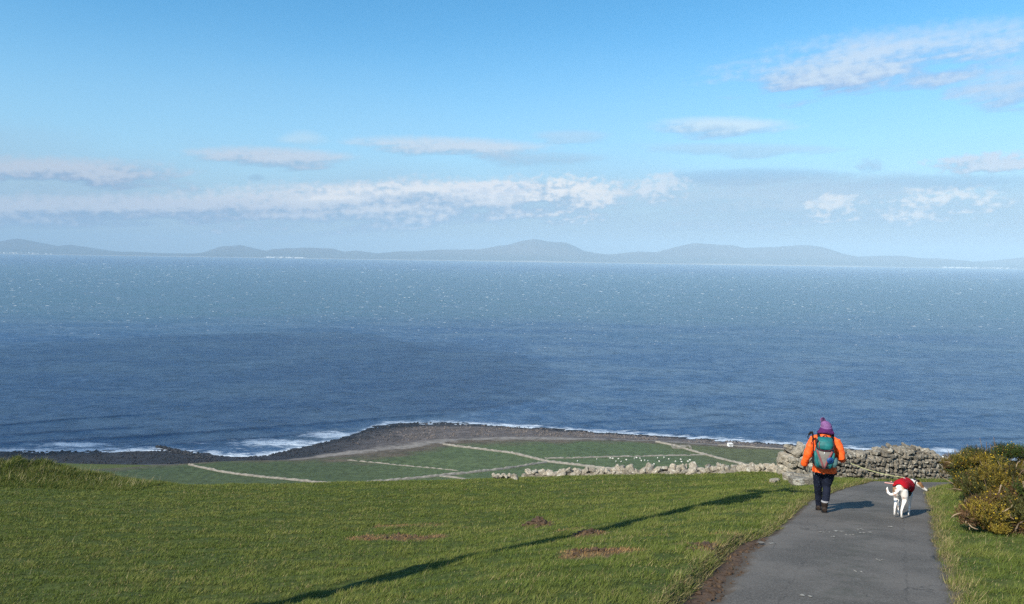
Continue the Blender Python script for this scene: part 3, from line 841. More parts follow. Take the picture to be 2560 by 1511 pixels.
# white seaside buildings on the far shore, specks at this distance
V = []; F = []
CB = np.array([(-1,-1,0),(1,-1,0),(1,1,0),(-1,1,0),(-1,-1,1),(1,-1,1),(1,1,1),(-1,1,1)], float)
CF = np.array([(0,1,5,4),(1,2,6,5),(2,3,7,6),(3,0,4,7),(4,5,6,7),(3,2,1,0)])
def far_box(px, w, h, off):
    d = ray(px, 655); x_ = d.x / d.y * (SHORE_Y + off)
    F.append(CF + 8 * len(V)); V.append(CB * np.array([w / 2, 8, h]) + np.array([x_, SHORE_Y + off, 6 + off * .02]))
for i in range(34): far_box(random.uniform(668, 765), random.uniform(40, 120), random.uniform(18, 30), random.uniform(40, 220))
for i in range(14): far_box(random.uniform(540, 900), random.uniform(15, 50), random.uniform(6, 12), random.uniform(40, 200))
for i in range(40): far_box(random.uniform(0, 130), random.uniform(16, 40), random.uniform(16, 34), random.uniform(60, 600))
for i in range(30): far_box(random.uniform(2360, 2425), random.uniform(30, 90), random.uniform(18, 30), random.uniform(40, 200))
for i in range(34): far_box(random.uniform(2430, 2560), random.uniform(16, 40), random.uniform(14, 26), random.uniform(40, 700))
tw = link('town_buildings', np_mesh('town_buildings', np.concatenate(V), np.concatenate(F)), noisy_mat('white_render', (.80,.80,.78), (.70,.70,.68), .02))
tag(tw, 'specks of white seaside buildings along the far shore of the bay', 'buildings', kind='stuff')

# ---- haze over the bay
V = CB * np.array([27000, 13000, 690]) + np.array([0, 11900, -6.0])
hz_m = bpy.data.materials.new('sea_haze'); hz_m.use_nodes = True
hn = hz_m.node_tree
for n_ in list(hn.nodes):
    if n_.type == 'BSDF_PRINCIPLED': hn.nodes.remove(n_)
pv = N(hn, 'ShaderNodeVolumePrincipled')
pv.inputs['Color'].default_value = (0.56, 0.80, 1.0, 1)
pv.inputs['Density'].default_value = 6.6e-5
pv.inputs['Anisotropy'].default_value = -0.25
L(hn, pv.outputs[0], hn.nodes['Material Output'].inputs['Volume'])
hz = link('haze', np_mesh('haze', V, CF), hz_m)
tag(hz, kind='stuff')

# ---- the cloud, up to the left of the view, whose shade lies on the left fields and the near sea
ce = np.linspace(-math.pi / 2 + .02, math.pi / 2 - .02, 40); ca_ = np.linspace(0, 2 * math.pi, 91)
E, A = np.meshgrid(ce, ca_, indexing='ij'); E = E.ravel(); A = A.ravel()
lump = 1 + .8 * (fbm(np.cos(A) * 2.2 + 9, np.sin(A) * 2.2 + E * 1.5, 51, 4) - .5)
fl = np.where(np.sin(E) < 0, .35, 1.0)
calt = 980.0; off = calt / math.tan(SUN_EL)
ccx, ccy = -430 - SHADOW.x * off, 800 - SHADOW.y * off
px_ = np.cos(E) ** .8 * np.cos(A) * lump; py_ = np.cos(E) ** .8 * np.sin(A) * lump
V = np.stack([ccx + px_ * 400 + py_ * 60, ccy + py_ * 430, calt + np.sin(E) * 110 * fl * lump + 40 * fl * (fbm(px_ * 4, py_ * 4, 52, 4) - .5)], 1)
cm_, cn_, cb_ = base_mat('thin_cloud')
cb_.inputs['Base Color'].default_value = (.9, .9, .9, 1); cb_.inputs['Roughness'].default_value = 1
cta = N(cn_, 'ShaderNodeAttribute', attribute_name='thin')
ctr = N(cn_, 'ShaderNodeBsdfTransparent'); cmx = N(cn_, 'ShaderNodeMixShader', inputs={0: .62})
L(cn_, cb_.outputs[0], cmx.inputs[1]); L(cn_, ctr.outputs[0], cmx.inputs[2]); L(cn_, math_n(cn_, 'ADD', math_n(cn_, 'MULTIPLY', cta.outputs['Fac'], .36), .62), cmx.inputs[0]); L(cn_, cmx.outputs[0], cn_.nodes['Material Output'].inputs['Surface'])
ccm = np_mesh('cloud', V, grid_faces(40, 91), True); set_attr(ccm, 'thin', np.clip(1 - np.abs(np.sin(E)) * 1.6 + .9 * (fbm(px_ * 3, py_ * 3, 53, 4) - .5), 0, 1))
tag(link('cloud', ccm, cm_), kind='structure')
# ================================================================== WALLS, STONE BY STONE
def stone_mesh(name, seed, rough=0.16, bev=0.28):
    rr = random.Random(seed)
    bm = bmesh.new(); bmesh.ops.create_cube(bm, size=2.0)
    for v in bm.verts: v.co = Vector([c * (1 + rr.uniform(-.20, .20)) for c in v.co])
    bmesh.ops.bevel(bm, geom=bm.edges[:], offset=0.42 * rr.uniform(.75, 1.2), segments=1, affect='EDGES', profile=.6)
    for v in bm.verts: v.co += Vector([rr.uniform(-1, 1) for _ in range(3)]) * rough
    bmesh.ops.triangulate(bm, faces=bm.faces[:])
    me = bpy.data.meshes.new(name); bm.to_mesh(me); bm.free()
    for p in me.polygons: p.use_smooth = False
    return me
STONE = noisy_mat('lichened_stone', (.31,.275,.215), (.14,.125,.10), 2.2, rough=.92, bump=.7, bscale=9, bdist=.08, rnd=.30, c3=(.46,.44,.37))
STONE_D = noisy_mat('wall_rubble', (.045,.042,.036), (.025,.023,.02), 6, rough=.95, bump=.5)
SM = []
for i in range(14):
    q = stone_mesh('stone', 100 + i); q.materials.append(STONE); SM.append(q)

SUNLIT_D = noisy_mat('sunlit_rubble', (.20,.18,.14), (.09,.08,.065), 6, rough=.95, bump=.6)
PALE_SUNLIT = noisy_mat('pale_sunlit_stone', (.47,.42,.33), (.25,.22,.17), 2.2, rough=.92, bump=.7, bscale=9, bdist=.08, rnd=.25, c3=(.56,.54,.46))  # wall stone repeated paler, sunlight painted in for low wall and wall end
SP = []
for q in SM:
    q = q.copy(); q.materials.clear(); q.materials.append(PALE_SUNLIT); SP.append(q)
def put_stone(parent, loc, size, rot, name='stone'):
    o = bpy.data.objects.new(name, random.choice(SP if parent.get('pale') else SM))
    COL.objects.link(o); o.parent = parent
    o.location = loc; o.scale = [s / 2 for s in size]; o.rotation_euler = rot
    return o

def gz1(x, y): return float(hill_z(np.array([x]), np.array([y]))[0])

def dry_wall(name, label, cat, P, topf, thick, row_h, wmin, wmax, jit, sink=0.06, back_rows=False, budget=290, messy=0.0, pale=False):
    """P: plan polyline; topf(s, n) -> height above ground at arc length s"""
    P = [Vector((*p, 0)) for p in P]
    seg = [(P[i + 1] - P[i]).length for i in range(len(P) - 1)]; tot = sum(seg)
    def at(s):
        i = 0
        while i < len(seg) - 1 and s > seg[i]: s -= seg[i]; i += 1
        dd = (P[i + 1] - P[i]).normalized(); return P[i] + dd * s, dd
    p0, _ = at(tot / 2)
    root = empty(name, (p0.x, p0.y, gz1(p0.x, p0.y)))
    tag(root, label, cat)
    root['pale'] = pale
    O = root.location
    # hearting of small rubble inside the faces
    V = []; F = []; n = int(tot / .16) + 1; k = 7
    for i in range(n + 1):
        s = tot * i / n; p, dd = at(s); nn = Vector((dd.y, -dd.x, 0)); g = gz1(p.x, p.y); h = max(.05, topf(s) - row_h * (.35 if pale else .75))
        for a, b in ((-.34, -.3), (-.34, h * .5), (-.30, h), (0, h * 1.0), (.30, h), (.34, h * .5), (.34, -.3)):
            q = p + nn * a * thick * (1 + random.uniform(-.08, .08)); V.append((q.x - O.x, q.y - O.y, g + b + random.uniform(-.03, .03) - O.z))
    for i in range(n):
        for j in range(k - 1): F.append((i * k + j, i * k + j + 1, (i + 1) * k + j + 1, (i + 1) * k + j))
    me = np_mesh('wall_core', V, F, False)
    link('wall_core', me, SUNLIT_D if pale else STONE_D, root)
    cnt = 0
    def yaw(dd): return math.atan2(dd.y, dd.x)
    rows = int(max(topf(tot * t / 60) for t in range(61)) / row_h) + 1
    for r in range(rows):
        s = random.uniform(-.1, .05)
        while s < tot and cnt < budget:
            wdt = random.uniform(wmin, wmax); sc = min(max(s + wdt / 2, 0), tot)
            h = topf(sc); zc = (r + .5) * row_h - sink
            if zc < h - row_h * .55:
                p, dd = at(sc); nn = Vector((dd.y, -dd.x, 0))
                g = gz1(p.x, p.y)
                dep = random.uniform(.20, .30)
                batter = .05 * (1 - zc / max(h, .3))
                q = p + nn * (thick * .5 - dep * .36 + batter + random.uniform(-.02, .025) + messy * random.uniform(-.1, .1))
                rh = row_h * random.uniform(.92, 1.22)
                tight = .98 if pale else .86
                put_stone(root, (q.x - O.x, q.y - O.y, g + zc - O.z + random.uniform(-.02, .02)), (wdt * random.uniform(.98, 1.12) * tight, dep, rh * tight),
                          (random.gauss(0, jit), random.gauss(0, jit), yaw(dd) + random.gauss(0, jit))); cnt += 1
            s += wdt * random.uniform(.94, 1.0)
    # dressed stones closing the near end
    p, dd = at(0); nn = Vector((dd.y, -dd.x, 0)); g = gz1(p.x, p.y)
    for r in range(int(topf(.05) / row_h)):
        for off in (-.26, .02, .28):
            q = p + nn * off * thick / .8 - dd * .02
            put_stone(root, (q.x - O.x, q.y - O.y, g + (r + .5) * row_h - sink - O.z), (.26, thick * random.uniform(.36, .46), row_h * random.uniform(.95, 1.2)), (random.gauss(0, jit), random.gauss(0, jit), yaw(dd) + random.gauss(0, jit))); cnt += 1
    # coping along the top
    s = 0.0
    while s < tot and cnt < min(budget + 60, 298):
        wdt = random.uniform(wmin * .9, wmax * 1.1); sc = min(s + wdt / 2, tot); p, dd = at(sc); h = topf(sc); g = gz1(p.x, p.y)
        for off in (random.uniform(.02, .12), random.uniform(-.20, -.10)):
            nn = Vector((dd.y, -dd.x, 0)); q = p + nn * (off * thick / .5)
            put_stone(root, (q.x - O.x, q.y - O.y, g + h - row_h * .4 - O.z + random.uniform(-.05, .06) * (1 + messy)), (wdt * random.uniform(.7, 1.1), random.uniform(.18, .34), row_h * random.uniform(.7, 1.5 + messy * .4)),
                      (random.gauss(0, jit * 1.6), random.gauss(0, jit * 1.6), yaw(dd) + random.gauss(0, jit * 2))); cnt += 1
        s += wdt * (.72 if messy else .95)
    return root

def top_profile(A, B, pts):
    """heights of a straight wall A-B whose top shows at these sight lines"""
    A = Vector(A); B = Vector(B); D = B - A; Ln = D.length; D /= Ln
    S = []; H = []
    for px, py in pts:
        d = ray(px, py)
        # intersect (x,y) of the sight line with the wall line
        den = d.x * D.y - d.y * D.x
        t = (A.x * D.y - A.y * D.x) / den
        q = Vector((d.x * t, d.y * t)); s = (q - A).dot(D)
        S.append(s); H.append(140 + d.z * t - gz1(q.x, q.y))
    S = np.array(S); H = np.array(H); o = np.argsort(S)
    return lambda s: float(np.interp(s, S[o], H[o]))

# tall curving wall behind the lane
A, B = (9.05, 21.15), (14.15, 23.0)
tp = top_profile(A, B, [(2060,1122),(2100,1117),(2130,1124),(2170,1128),(2205,1119),(2221,1113),(2260,1111),(2290,1116),(2335,1128),(2356,1138),(2372,1150)])
dry_wall('stone_wall', 'tall dry stone wall of rounded grey stones behind the lane', 'stone wall', [A, B], lambda s: tp(s) - .09, .55, .145, .12, .25, .26, budget=244)

# low tumbled wall along the brow of the field
A, B = (.55, 24.2), (8.35, 21.75)
tl = top_profile(A, B, [(1318,1194),(1330,1190),(1350,1184),(1390,1178),(1412,1170),(1425,1171),(1450,1180),(1480,1180),(1520,1171),(1560,1173),(1590,1176),(1610,1168),(1660,1168),(1690,1174),(1720,1172),(1733,1162),(1750,1171),(1800,1168),(1850,1164),(1900,1167),(1930,1164),(1965,1164)])
dry_wall('stone_wall', 'low tumbled wall of pale sunlit lichened stones along the grass brow', 'stone wall', [A, B], lambda s: max(.16, tl(s) - .10), .55, .125, .11, .30, .40, budget=240, messy=.7, pale=True)

# end pillar beside the walker, with slabs at its foot
A, B = (8.27, 20.75), (9.05, 20.95)
tq = top_profile(A, B, [(1960,1116),(1985,1108),(2010,1108),(2035,1114),(2060,1122)])
dry_wall('wall_end', 'broken squared end of a stone wall with big sunlit blocks', 'stone wall', [A, B], lambda s: tq(s) - .15, .75, .17, .16, .40, .18, pale=True)
def slab_thing(px, py, size, rz, label, tilt=.1):
    p = hit(px, py)
    o = bpy.data.objects.new('boulder', random.choice(SP if size[0] < .2 or 'thin' in label else SM)); COL.objects.link(o)
    o.location = (p.x, p.y, p.z + size[2] * .38); o.scale = [s / 2 for s in size]; o.rotation_euler = (tilt - .15, random.gauss(0, .06), rz)
    tag(o, label, 'stone', 'fallen stones at the wall end'); return o
slab_thing(2003, 1212, (.64, .42, .22), .25, 'large flat grey slab lying nearest the grass at the wall end')
slab_thing(2014, 1199, (.60, .36, .16), -.2, 'thin pale slab resting behind the large grey slab at the wall end', .0)
slab_thing(1974, 1200, (.34, .30, .24), .5, 'grey block left of the large slab at the foot of the wall end')
slab_thing(2036, 1209, (.26, .26, .30), .1, 'upright tan stone at the right foot of the wall end')
slab_thing(1932, 1206, (.17, .13, .10), .3, 'small white stone lying alone in the grass near the wall end')
slab_thing(1943, 1204, (.13, .12, .10), 1.0, 'smallest white stone on the grass, touching another white stone')
# scattered remains left of the low wall
hp = hit(1262, 1200); rub = empty('rubble_heap', hp); rub['pale'] = True; tag(rub, 'small heap of pale stones on the brow left of the low wall', 'stones')
for i in range(16):
    a = random.uniform(-.36, .38); put_stone(rub, (a, random.uniform(.0, .25), .03 + .05 * math.cos(a * 3.6) + random.uniform(-.03, .03)), (random.uniform(.1, .2), random.uniform(.1, .18), random.uniform(.07, .12)), (random.random(), random.random(), random.random() * 3))

# ================================================================== GORSE
GORSE = attr_mat('gorse_needles', rough=.6, spec=.25, transl=.15)
WOOD = noisy_mat('gorse_stem', (.20,.145,.095), (.11,.08,.055), 12, bump=.4)
DEADW = noisy_mat('bleached_twig', (.36,.27,.17), (.22,.16,.10), 10)
FLOWER = noisy_mat('gorse_flower', (.62,.42,.03), (.50,.34,.03), 40, rough=.6)

def tube_np(path, radii, sides=6):
    path = [Vector(p) for p in path]; n = len(path); V = []; F = []
    for i, p in enumerate(path):
        d = (path[min(i + 1, n - 1)] - path[max(i - 1, 0)]).normalized()
        a = d.orthogonal().normalized(); b = d.cross(a)
        for j in range(sides):
            t = 2 * math.pi * j / sides; V.append(p + (a * math.cos(t) + b * math.sin(t)) * radii[i])
    for i in range(n - 1):
        for j in range(sides):
            F.append((i * sides + j, i * sides + (j + 1) % sides, (i + 1) * sides + (j + 1) % sides, (i + 1) * sides + j))
    return V, F

def gorse(label, x, y, rx, ry, h, shoots, green, seed, yellow=.03, brown=.25):
    rr = np.random.default_rng(seed); rd = random.Random(seed)
    g = gz1(x, y)
    root = empty('gorse_bush', (x, y, g)); tag(root, label, 'gorse bush', 'gorse bushes beside the lane')
    # stems
    V = []; F = []; tips = []
    for i in range(26):
        a = rd.uniform(0, 2 * math.pi); q = rd.uniform(.3, 1.0); t = Vector((math.cos(a) * rx * q, math.sin(a) * ry * q, h * rd.uniform(.35, .95)))
        b = Vector((math.cos(a) * rx * .18, math.sin(a) * ry * .18, -.05)); mdl = b.lerp(t, .5) + Vector((rd.uniform(-.1, .1), rd.uniform(-.1, .1), rd.uniform(-.12, .08)))
        pth = [b, b.lerp(mdl, .55), mdl, mdl.lerp(t, .5) + Vector((rd.uniform(-.05, .05), rd.uniform(-.05, .05), .02)), t]
        v, f = tube_np(pth, [.028, .022, .016, .010, .005], 5); k = len(V); V += v; F += [tuple(i_ + k for i_ in q_) for q_ in f]
    link('stems', np_mesh('stems', [tuple(v) for v in V], F, True), WOOD, root)
    V = []; F = []
    for i in range(14):                                         # bare bleached twigs poking through
        a = rd.uniform(math.pi * .85, math.pi * 1.9); q = rd.uniform(.5, .95); p = Vector((math.cos(a) * rx * q, math.sin(a) * ry * q, h * rd.uniform(.15, .8)))
        pth = [p]
        dd = Vector((rd.uniform(-1, 1), rd.uniform(-1, .1), rd.uniform(-.3, .7))).normalized()
        for s in range(4): dd = (dd + Vector((rd.uniform(-.5, .5), rd.uniform(-.4, .4), rd.uniform(-.4, .4)))).normalized(); pth.append(pth[-1] + dd * rd.uniform(.07, .16) * (h / 1.1))
        v, f = tube_np(pth, [.012, .011, .009, .007, .004], 5); k = len(V); V += v; F += [tuple(i_ + k for i_ in q_) for q_ in f]
    tag(link('dead_twigs', np_mesh('dead_twigs', [tuple(v) for v in V], F, True), DEADW, root), kind='stuff')
    # spiny shoots spread through the crown in lumps
    lumps = []
    for i in range(46):
        a = rd.uniform(0, 2 * math.pi); el = rd.uniform(.0, 1.0)
        u = math.sqrt(max(0, 1 - el * el)); q = rd.uniform(.40, .98)
        lumps.append((math.cos(a) * u * rx * q, math.sin(a) * u * ry * q, h * (.14 + .72 * el * q), rd.uniform(.13, .29) * (h ** .4)))
    LP = np.array(lumps); li = rr.integers(0, len(LP), shoots)
    dv = rr.normal(size=(shoots, 3)); dv /= np.linalg.norm(dv, axis=1)[:, None]
    dv[:, 2] = np.abs(dv[:, 2]) * .9 + dv[:, 2] * .1
    rad = LP[li, 3] * (rr.random(shoots) ** .45)
    base = LP[li, :3] + dv * rad[:, None]
    base[:, 2] = np.maximum(base[:, 2], .02)
    axis_ = dv * .7 + np.array([.12, 0, .75]) + .35 * rr.normal(size=(shoots, 3)); axis_ /= np.linalg.norm(axis_, axis=1)[:, None]
    slen = .05 + .10 * rr.random(shoots)
    sp = 13
    Vv = np.empty((shoots, sp, 3, 3), np.float32)
    for j in range(sp):
        p = base + axis_ * (slen * j / sp)[:, None]
        d = rr.normal(size=(shoots, 3)); d -= (d * axis_).sum(1)[:, None] * axis_; d /= np.linalg.norm(d, axis=1)[:, None]
        d = d * .75 + axis_ * .65
        ln_ = (.022 + .03 * rr.random(shoots)) * (1 - .45 * j / sp)
        w_ = np.cross(d, rr.normal(size=(shoots, 3))); w_ /= np.linalg.norm(w_, axis=1)[:, None]
        Vv[:, j, 0] = p - w_ * .0052; Vv[:, j, 1] = p + w_ * .0052; Vv[:, j, 2] = p + d * ln_[:, None]
    gcol = np.array(green); br = np.array([.150, .088, .042]); ol = np.array([.230, .175, .026])
    lb = rr.random(len(LP))
    tone = rr.random(shoots)
    c = np.where((lb[li] < brown * .62)[:, None] | (tone < .06)[:, None], br, np.where((lb[li] > .62)[:, None], ol, gcol))
    c = c * (.6 + .8 * rr.random(shoots)[:, None]) * (.65 + .75 * rr.random(len(LP)))[li][:, None] * .8
    Cc = np.repeat(np.repeat(c[:, None, None, :], sp, 1), 3, 2).reshape(-1, 3)
    me = np_mesh('foliage', Vv.reshape(-1, 3), np.arange(shoots * sp * 3).reshape(-1, 3)); set_attr(me, 'tint', Cc)
    tag(link('foliage', me, GORSE, root), kind='stuff')
    # yellow flowers near the shoot tips
    nf = int(shoots * yellow); idx = rr.choice(np.nonzero(lb[li] >= brown * .62)[0], nf)
    fl = []; ff = []
    for q, i in enumerate(idx):
        p = base[i] + axis_[i] * slen[i] * .8; r = .010 + .007 * rr.random()
        o4 = np.array([(1, 0, -.2), (-.5, .87, 0), (-.5, -.87, 0), (0, 0, 1.3)]) * r; fl.append(o4 + p); ff.append(np.array([(0,1,3),(1,2,3),(2,0,3),(0,2,1)]) + 4 * q)
    tag(link('flowers', np_mesh('flowers', np.concatenate(fl), np.concatenate(ff)), FLOWER, root), kind='stuff')
    return root
GD = (.050, .078, .015)
def on_slope(px, y): return ((px - 1280.0) / FPX * y, y)
x, y = on_slope(2436, 18.2); gorse('rounded dark gorse bush farthest down the lane, below the wall end', x, y, .44, .55, .92, 4600, (.048,.054,.016), 1, .006, .30)
x, y = on_slope(2462, 17.0); gorse('dark green gorse bush with open black hollow at its foot', x, y, .62, .6, 1.0, 6000, GD, 2, .012, .22)
x, y = on_slope(2535, 15.9); gorse('tallest gorse bush behind, with sprigs standing against the sea', x, y, .74, .75, 1.24, 7000, GD, 3, .04, .22)
x, y = on_slope(2492, 13.8); gorse('broad gorse bush flecked with yellow flowers in the middle of the row', x, y, .56, .65, 1.02, 7000, (.072,.082,.018), 4, .10, .12)
x, y = on_slope(2580, 11.5); gorse('brown twiggy gorse bush cut by the right edge of the picture', x, y, .70, .7, 1.05, 8000, (.074,.076,.020), 5, .035, .42)
x, y = on_slope(2528, 10.1); gorse('low brown and yellow gorse clump nearest to us on the verge', x, y, .50, .45, .52, 4800, (.080,.080,.020), 6, .04, .40)
x, y = on_slope(2700, 10.6); gorse('gorse bush nearest the viewer, mostly out of the frame', x, y, .7, .7, 1.1, 4000, GD, 8, .03, .3)

# ================================================================== TELEGRAPH POLE (stands left of the view; its shadow crosses the grass)
bx, by = -4.95, 4.85
pg = gz1(bx, by)
pole = empty('telegraph_pole', (bx, by, pg)); tag(pole, 'weathered timber telegraph pole left of the view, throwing the long shadow on the grass', 'telegraph pole')
PW = noisy_mat('weathered_timber', (.16,.12,.09), (.09,.07,.05), 6, bump=.5); PM = noisy_mat('galvanised_steel', (.35,.36,.37), (.28,.29,.30), 15, rough=.5); PC = noisy_mat('brown_porcelain', (.16,.07,.04), (.12,.05,.03), 10, rough=.3, spec=.5)
PH = 11.6
v, f = tube_np([(0, 0, -.4), (0, 0, 2), (.02, 0, 5), (.02, .01, PH)], [.24, .23, .215, .19], 14); link('shaft', np_mesh('shaft', v, f, True), PW, pole)
def box_np(c, s, rz=0):
    q = CB.copy(); q[:, 2] = q[:, 2] * 2 - 1; q = q * np.array(s) / 2
    cs, sn = math.cos(rz), math.sin(rz)
    q = np.stack([q[:, 0] * cs - q[:, 1] * sn, q[:, 0] * sn + q[:, 1] * cs, q[:, 2]], 1) + np.array(c); return q, CF
aw = -.62
for zc in (PH - .35,):
    q, f_ = box_np((0, -.12, zc), (1.9, .14, .18), aw); ca = link('crossarm', np_mesh('crossarm', q, f_), PW, pole)
    for s in (-.75, -.3, .3, .75):
        c0 = (math.cos(aw) * s + .02, math.sin(aw) * s - .12, zc + .06)
        v, f = tube_np([(c0[0], c0[1], c0[2] + h_) for h_ in (0, .03, .07, .1, .14)], [.02, .045, .03, .045, .015], 10); link('insulator', np_mesh('insulator', v, f, True), PC, ca)
v, f = tube_np([(.02 + .22, .05, PH - 2.6), (.24, .05, PH - 2.57), (.24, .05, PH - 1.75), (.24, .05, PH - 1.72)], [.06, .36, .36, .06], 16)
link('transformer', np_mesh('transformer', v, f, True), PM, pole)

# ================================================================== DOWN ON THE COAST
def cz(x, y): return float(coast_z(np.array([x]), np.array([y]), False)[0])
def coast_hit(px, py): return hit(px, py, lambda a, b: coast_z(a, b, False), 380, 760)
FWALL = noisy_mat('far_dry_stone', (.27,.25,.215), (.17,.155,.13), .4, rough=.95)
def far_wall(label, pts, h=1.25, wd=1.0, gap=0.0):
    P = [coast_hit(*p) for p in pts]
    root = P[len(P) // 2].copy()
    V = []; F = []; pr = 0
    for i in range(len(P) - 1):
        n = max(2, int((P[i + 1] - P[i]).length / 1.5)); dd = (P[i + 1] - P[i]).normalized(); nn = Vector((dd.y, -dd.x, 0)).normalized()
        for j in range(n + (i == len(P) - 2)):
            p = P[i].lerp(P[i + 1], j / n); g = cz(p.x, p.y) - .2; hh = h * random.uniform(.75, 1.2)
            if random.random() < gap: hh *= .35
            for a, z in ((-.6, 0), (-.5, .6 * hh), (-.28, hh), (.28, hh * random.uniform(.85, 1.05)), (.5, .6 * hh), (.6, 0)):
                q = p + nn * (a * wd + random.uniform(-.1, .1)); V.append((q.x - root.x, q.y - root.y, g + z + random.uniform(-.08, .08) - root.z))
            if pr:
                k = len(V) - 12
                for c in range(5): F.append((k + c, k + c + 1, k + 7 + c, k + 6 + c))
            pr = 1
    o = link('field_wall', np_mesh('field_wall', V, F), FWALL); o.location = root
    tag(o, label, 'field wall', 'stone walls dividing the fields above the beach'); return o
far_wall('field wall running down from the beach to the left end of the fields', [(472,1163),(520,1174),(560,1182),(620,1190),(700,1198),(780,1206),(850,1212)])
far_wall('long field wall slanting from the shingle point down to the tumbled wall', [(1108,1112),(1140,1117),(1200,1124),(1280,1134),(1330,1146),(1372,1156),(1460,1166),(1570,1178)], 1.4, 1.3)
far_wall('field wall climbing from the grass brow to the crossing of two walls', [(880,1213),(940,1206),(1080,1193),(1160,1185),(1250,1175),(1366,1157)], 1.4, 1.2)
far_wall('thin field wall behind the grazing sheep', [(1362,1147),(1430,1146),(1500,1144),(1600,1142),(1765,1138)], 1.0, .8, .12)
far_wall('broken thin wall across the dark field left of the crossing', [(868,1151),(930,1157),(1000,1164),(1080,1171),(1146,1178)], .8, .6, .2)
far_wall('short spur of field wall just above the grass brow', [(1086,1190),(1140,1196),(1215,1206)], 1.0, .9)
far_wall('field wall from the ruined fold down to the right end of the tumbled wall', [(1640,1106),(1690,1116),(1722,1126),(1765,1138),(1800,1148),(1850,1160),(1900,1172)], 1.3, 1.2)
far_wall('field edge wall running right from the white caravan', [(1795,1114),(1860,1117),(1960,1124)], .9, .8)
# ruined fold
rp = coast_hit(1712, 1122); rf = empty('ruined_fold', rp); tag(rf, 'low ruined stone fold where two tracks meet by the beach', 'ruin')
for (dx, dy, w_, d_, h_) in [(-4, 0, 9, .9, 1.5), (4.5, 3, .9, 7, 1.3), (-8, 3, .9, 6, 1.7), (0, 6, 7, .9, 1.1)]:
    V = []; F = []; n = 7
    for i in range(n):
        for j in range(2):
            for k_ in range(2):
                V.append((dx + (i / (n - 1) - .5) * w_ if w_ > d_ else dx + (j - .5) * w_, dy + ((j - .5) * d_ if w_ > d_ else (i / (n - 1) - .5) * d_), k_ * h_ * random.uniform(.6, 1.1) - .2 * (1 - k_)))
    for i in range(n - 1):
        a = i * 4; b2 = a + 4
        F += [(a, a + 1, b2 + 1, b2), (a + 1, a + 3, b2 + 3, b2 + 1), (a + 3, a + 2, b2 + 2, b2 + 3), (a + 2, a, b2, b2 + 2)]
    F += [(0, 2, 3, 1), (4 * n - 4, 4 * n - 3, 4 * n - 1, 4 * n - 2)]
    link('wall', np_mesh('wall', V, F), FWALL, rf)
# sheep
WOOL = noisy_mat('fleece', (.72,.70,.64), (.60,.58,.52), 8, rough=1.0, bump=.4)
def sheep_mesh():
    bm = bmesh.new()
    def ball(c, r, sub=1):
        q = bmesh.ops.create_icosphere(bm, subdivisions=sub, radius=1.0)
        for v in q['verts']: v.co = Vector((v.co.x * r[0] + c[0], v.co.y * r[1] + c[1], v.co.z * r[2] + c[2]))
    ball((0, 0, .58), (.52, .26, .30), 2); ball((.55, 0, .50), (.17, .10, .11)); ball((.42, 0, .62), (.2, .14, .16)); ball((.52, .11, .56), (.04, .08, .03)); ball((.52, -.11, .56), (.04, .08, .03))
    for sx in (-.3, .3):
        for sy in (-.13, .13):
            q = bmesh.ops.create_cone(bm, segments=6, radius1=.035, radius2=.06, depth=.4, cap_ends=True)
            for v in q['verts']: v.co += Vector((sx, sy, .2))
    me = bpy.data.meshes.new('sheep'); bm.to_mesh(me); bm.free(); me.materials.append(WOOL)
    for p in me.polygons: p.use_smooth = True
    return me
SHM = sheep_mesh()
SH = [(1444,1155),(1492,1150),(1526,1148),(1532,1149),(1546,1149),(1540,1156),(1553,1156),(1540,1166),(1580,1165),(1586,1148),(1591,1147),(1600,1148),(1603,1154),(1612,1153),(1620,1154),(1635,1163),(1644,1147),(1648,1156),(1660,1146),(1689,1156),(1702,1151),(1704,1157),(1720,1156),(1725,1153),(1566,1152),(1672,1150)]
for i, (px, py) in enumerate(SH):
    p = coast_hit(px, py); o = bpy.data.objects.new('sheep', SHM); COL.objects.link(o); o.location = (p.x, p.y, p.z); o.rotation_euler = (0, 0, random.uniform(0, 6.28)); s = random.uniform(1.0, 1.3); o.scale = (s, s, s)
    tag(o, 'small white sheep grazing in the walled field above the tumbled wall', 'sheep', 'sheep grazing in the far field')
# caravan, houses
def small_build(name, label, cat, px, py, size, rz, roof, wallc):
    p = coast_hit(px, py); r = empty(name, p, rz); tag(r, label, cat)
    w_, d_, h_ = size
    q, f = box_np((0, 0, h_ / 2 + .3), (w_, d_, h_)); link('body', np_mesh('body', q, f), wallc, r)
    if roof is not None:
        V = [(-w_/2-.2,-d_/2-.2,h_+.3),(w_/2+.2,-d_/2-.2,h_+.3),(w_/2+.2,d_/2+.2,h_+.3),(-w_/2-.2,d_/2+.2,h_+.3),(-w_/2-.2,0,h_+.3+d_*.42),(w_/2+.2,0,h_+.3+d_*.42)]
        F = [(0,1,5),(0,5,4),(2,3,4),(2,4,5),(0,4,3),(1,2,5),(0,3,2),(0,2,1)]
        link('roof', np_mesh('roof', V, F), roof, r)
    for s in (-.28, .28):
        q, f = box_np((s * w_, -d_ / 2 - .03, h_ * .62 + .3), (w_ * .18, .06, h_ * .3)); link('window', np_mesh('window', q, f), GLASSD, r)
    q, f = box_np((0, -d_ / 2 - .03, h_ * .42 + .3), (w_ * .14, .06, h_ * .72)); link('door', np_mesh('door', q, f), GLASSD, r)
    if roof is None:
        for s in (-.3, .3):
            v, f = tube_np([(s * w_, -d_ / 2 - .02, .3), (s * w_, -d_ / 2 + .2, .3)], [.32, .32], 12); link('wheel', np_mesh('wheel', v, f), GLASSD, r)
    return r
GLASSD = noisy_mat('dark_pane', (.05,.06,.07), (.03,.035,.04), 3, rough=.2, spec=.5)
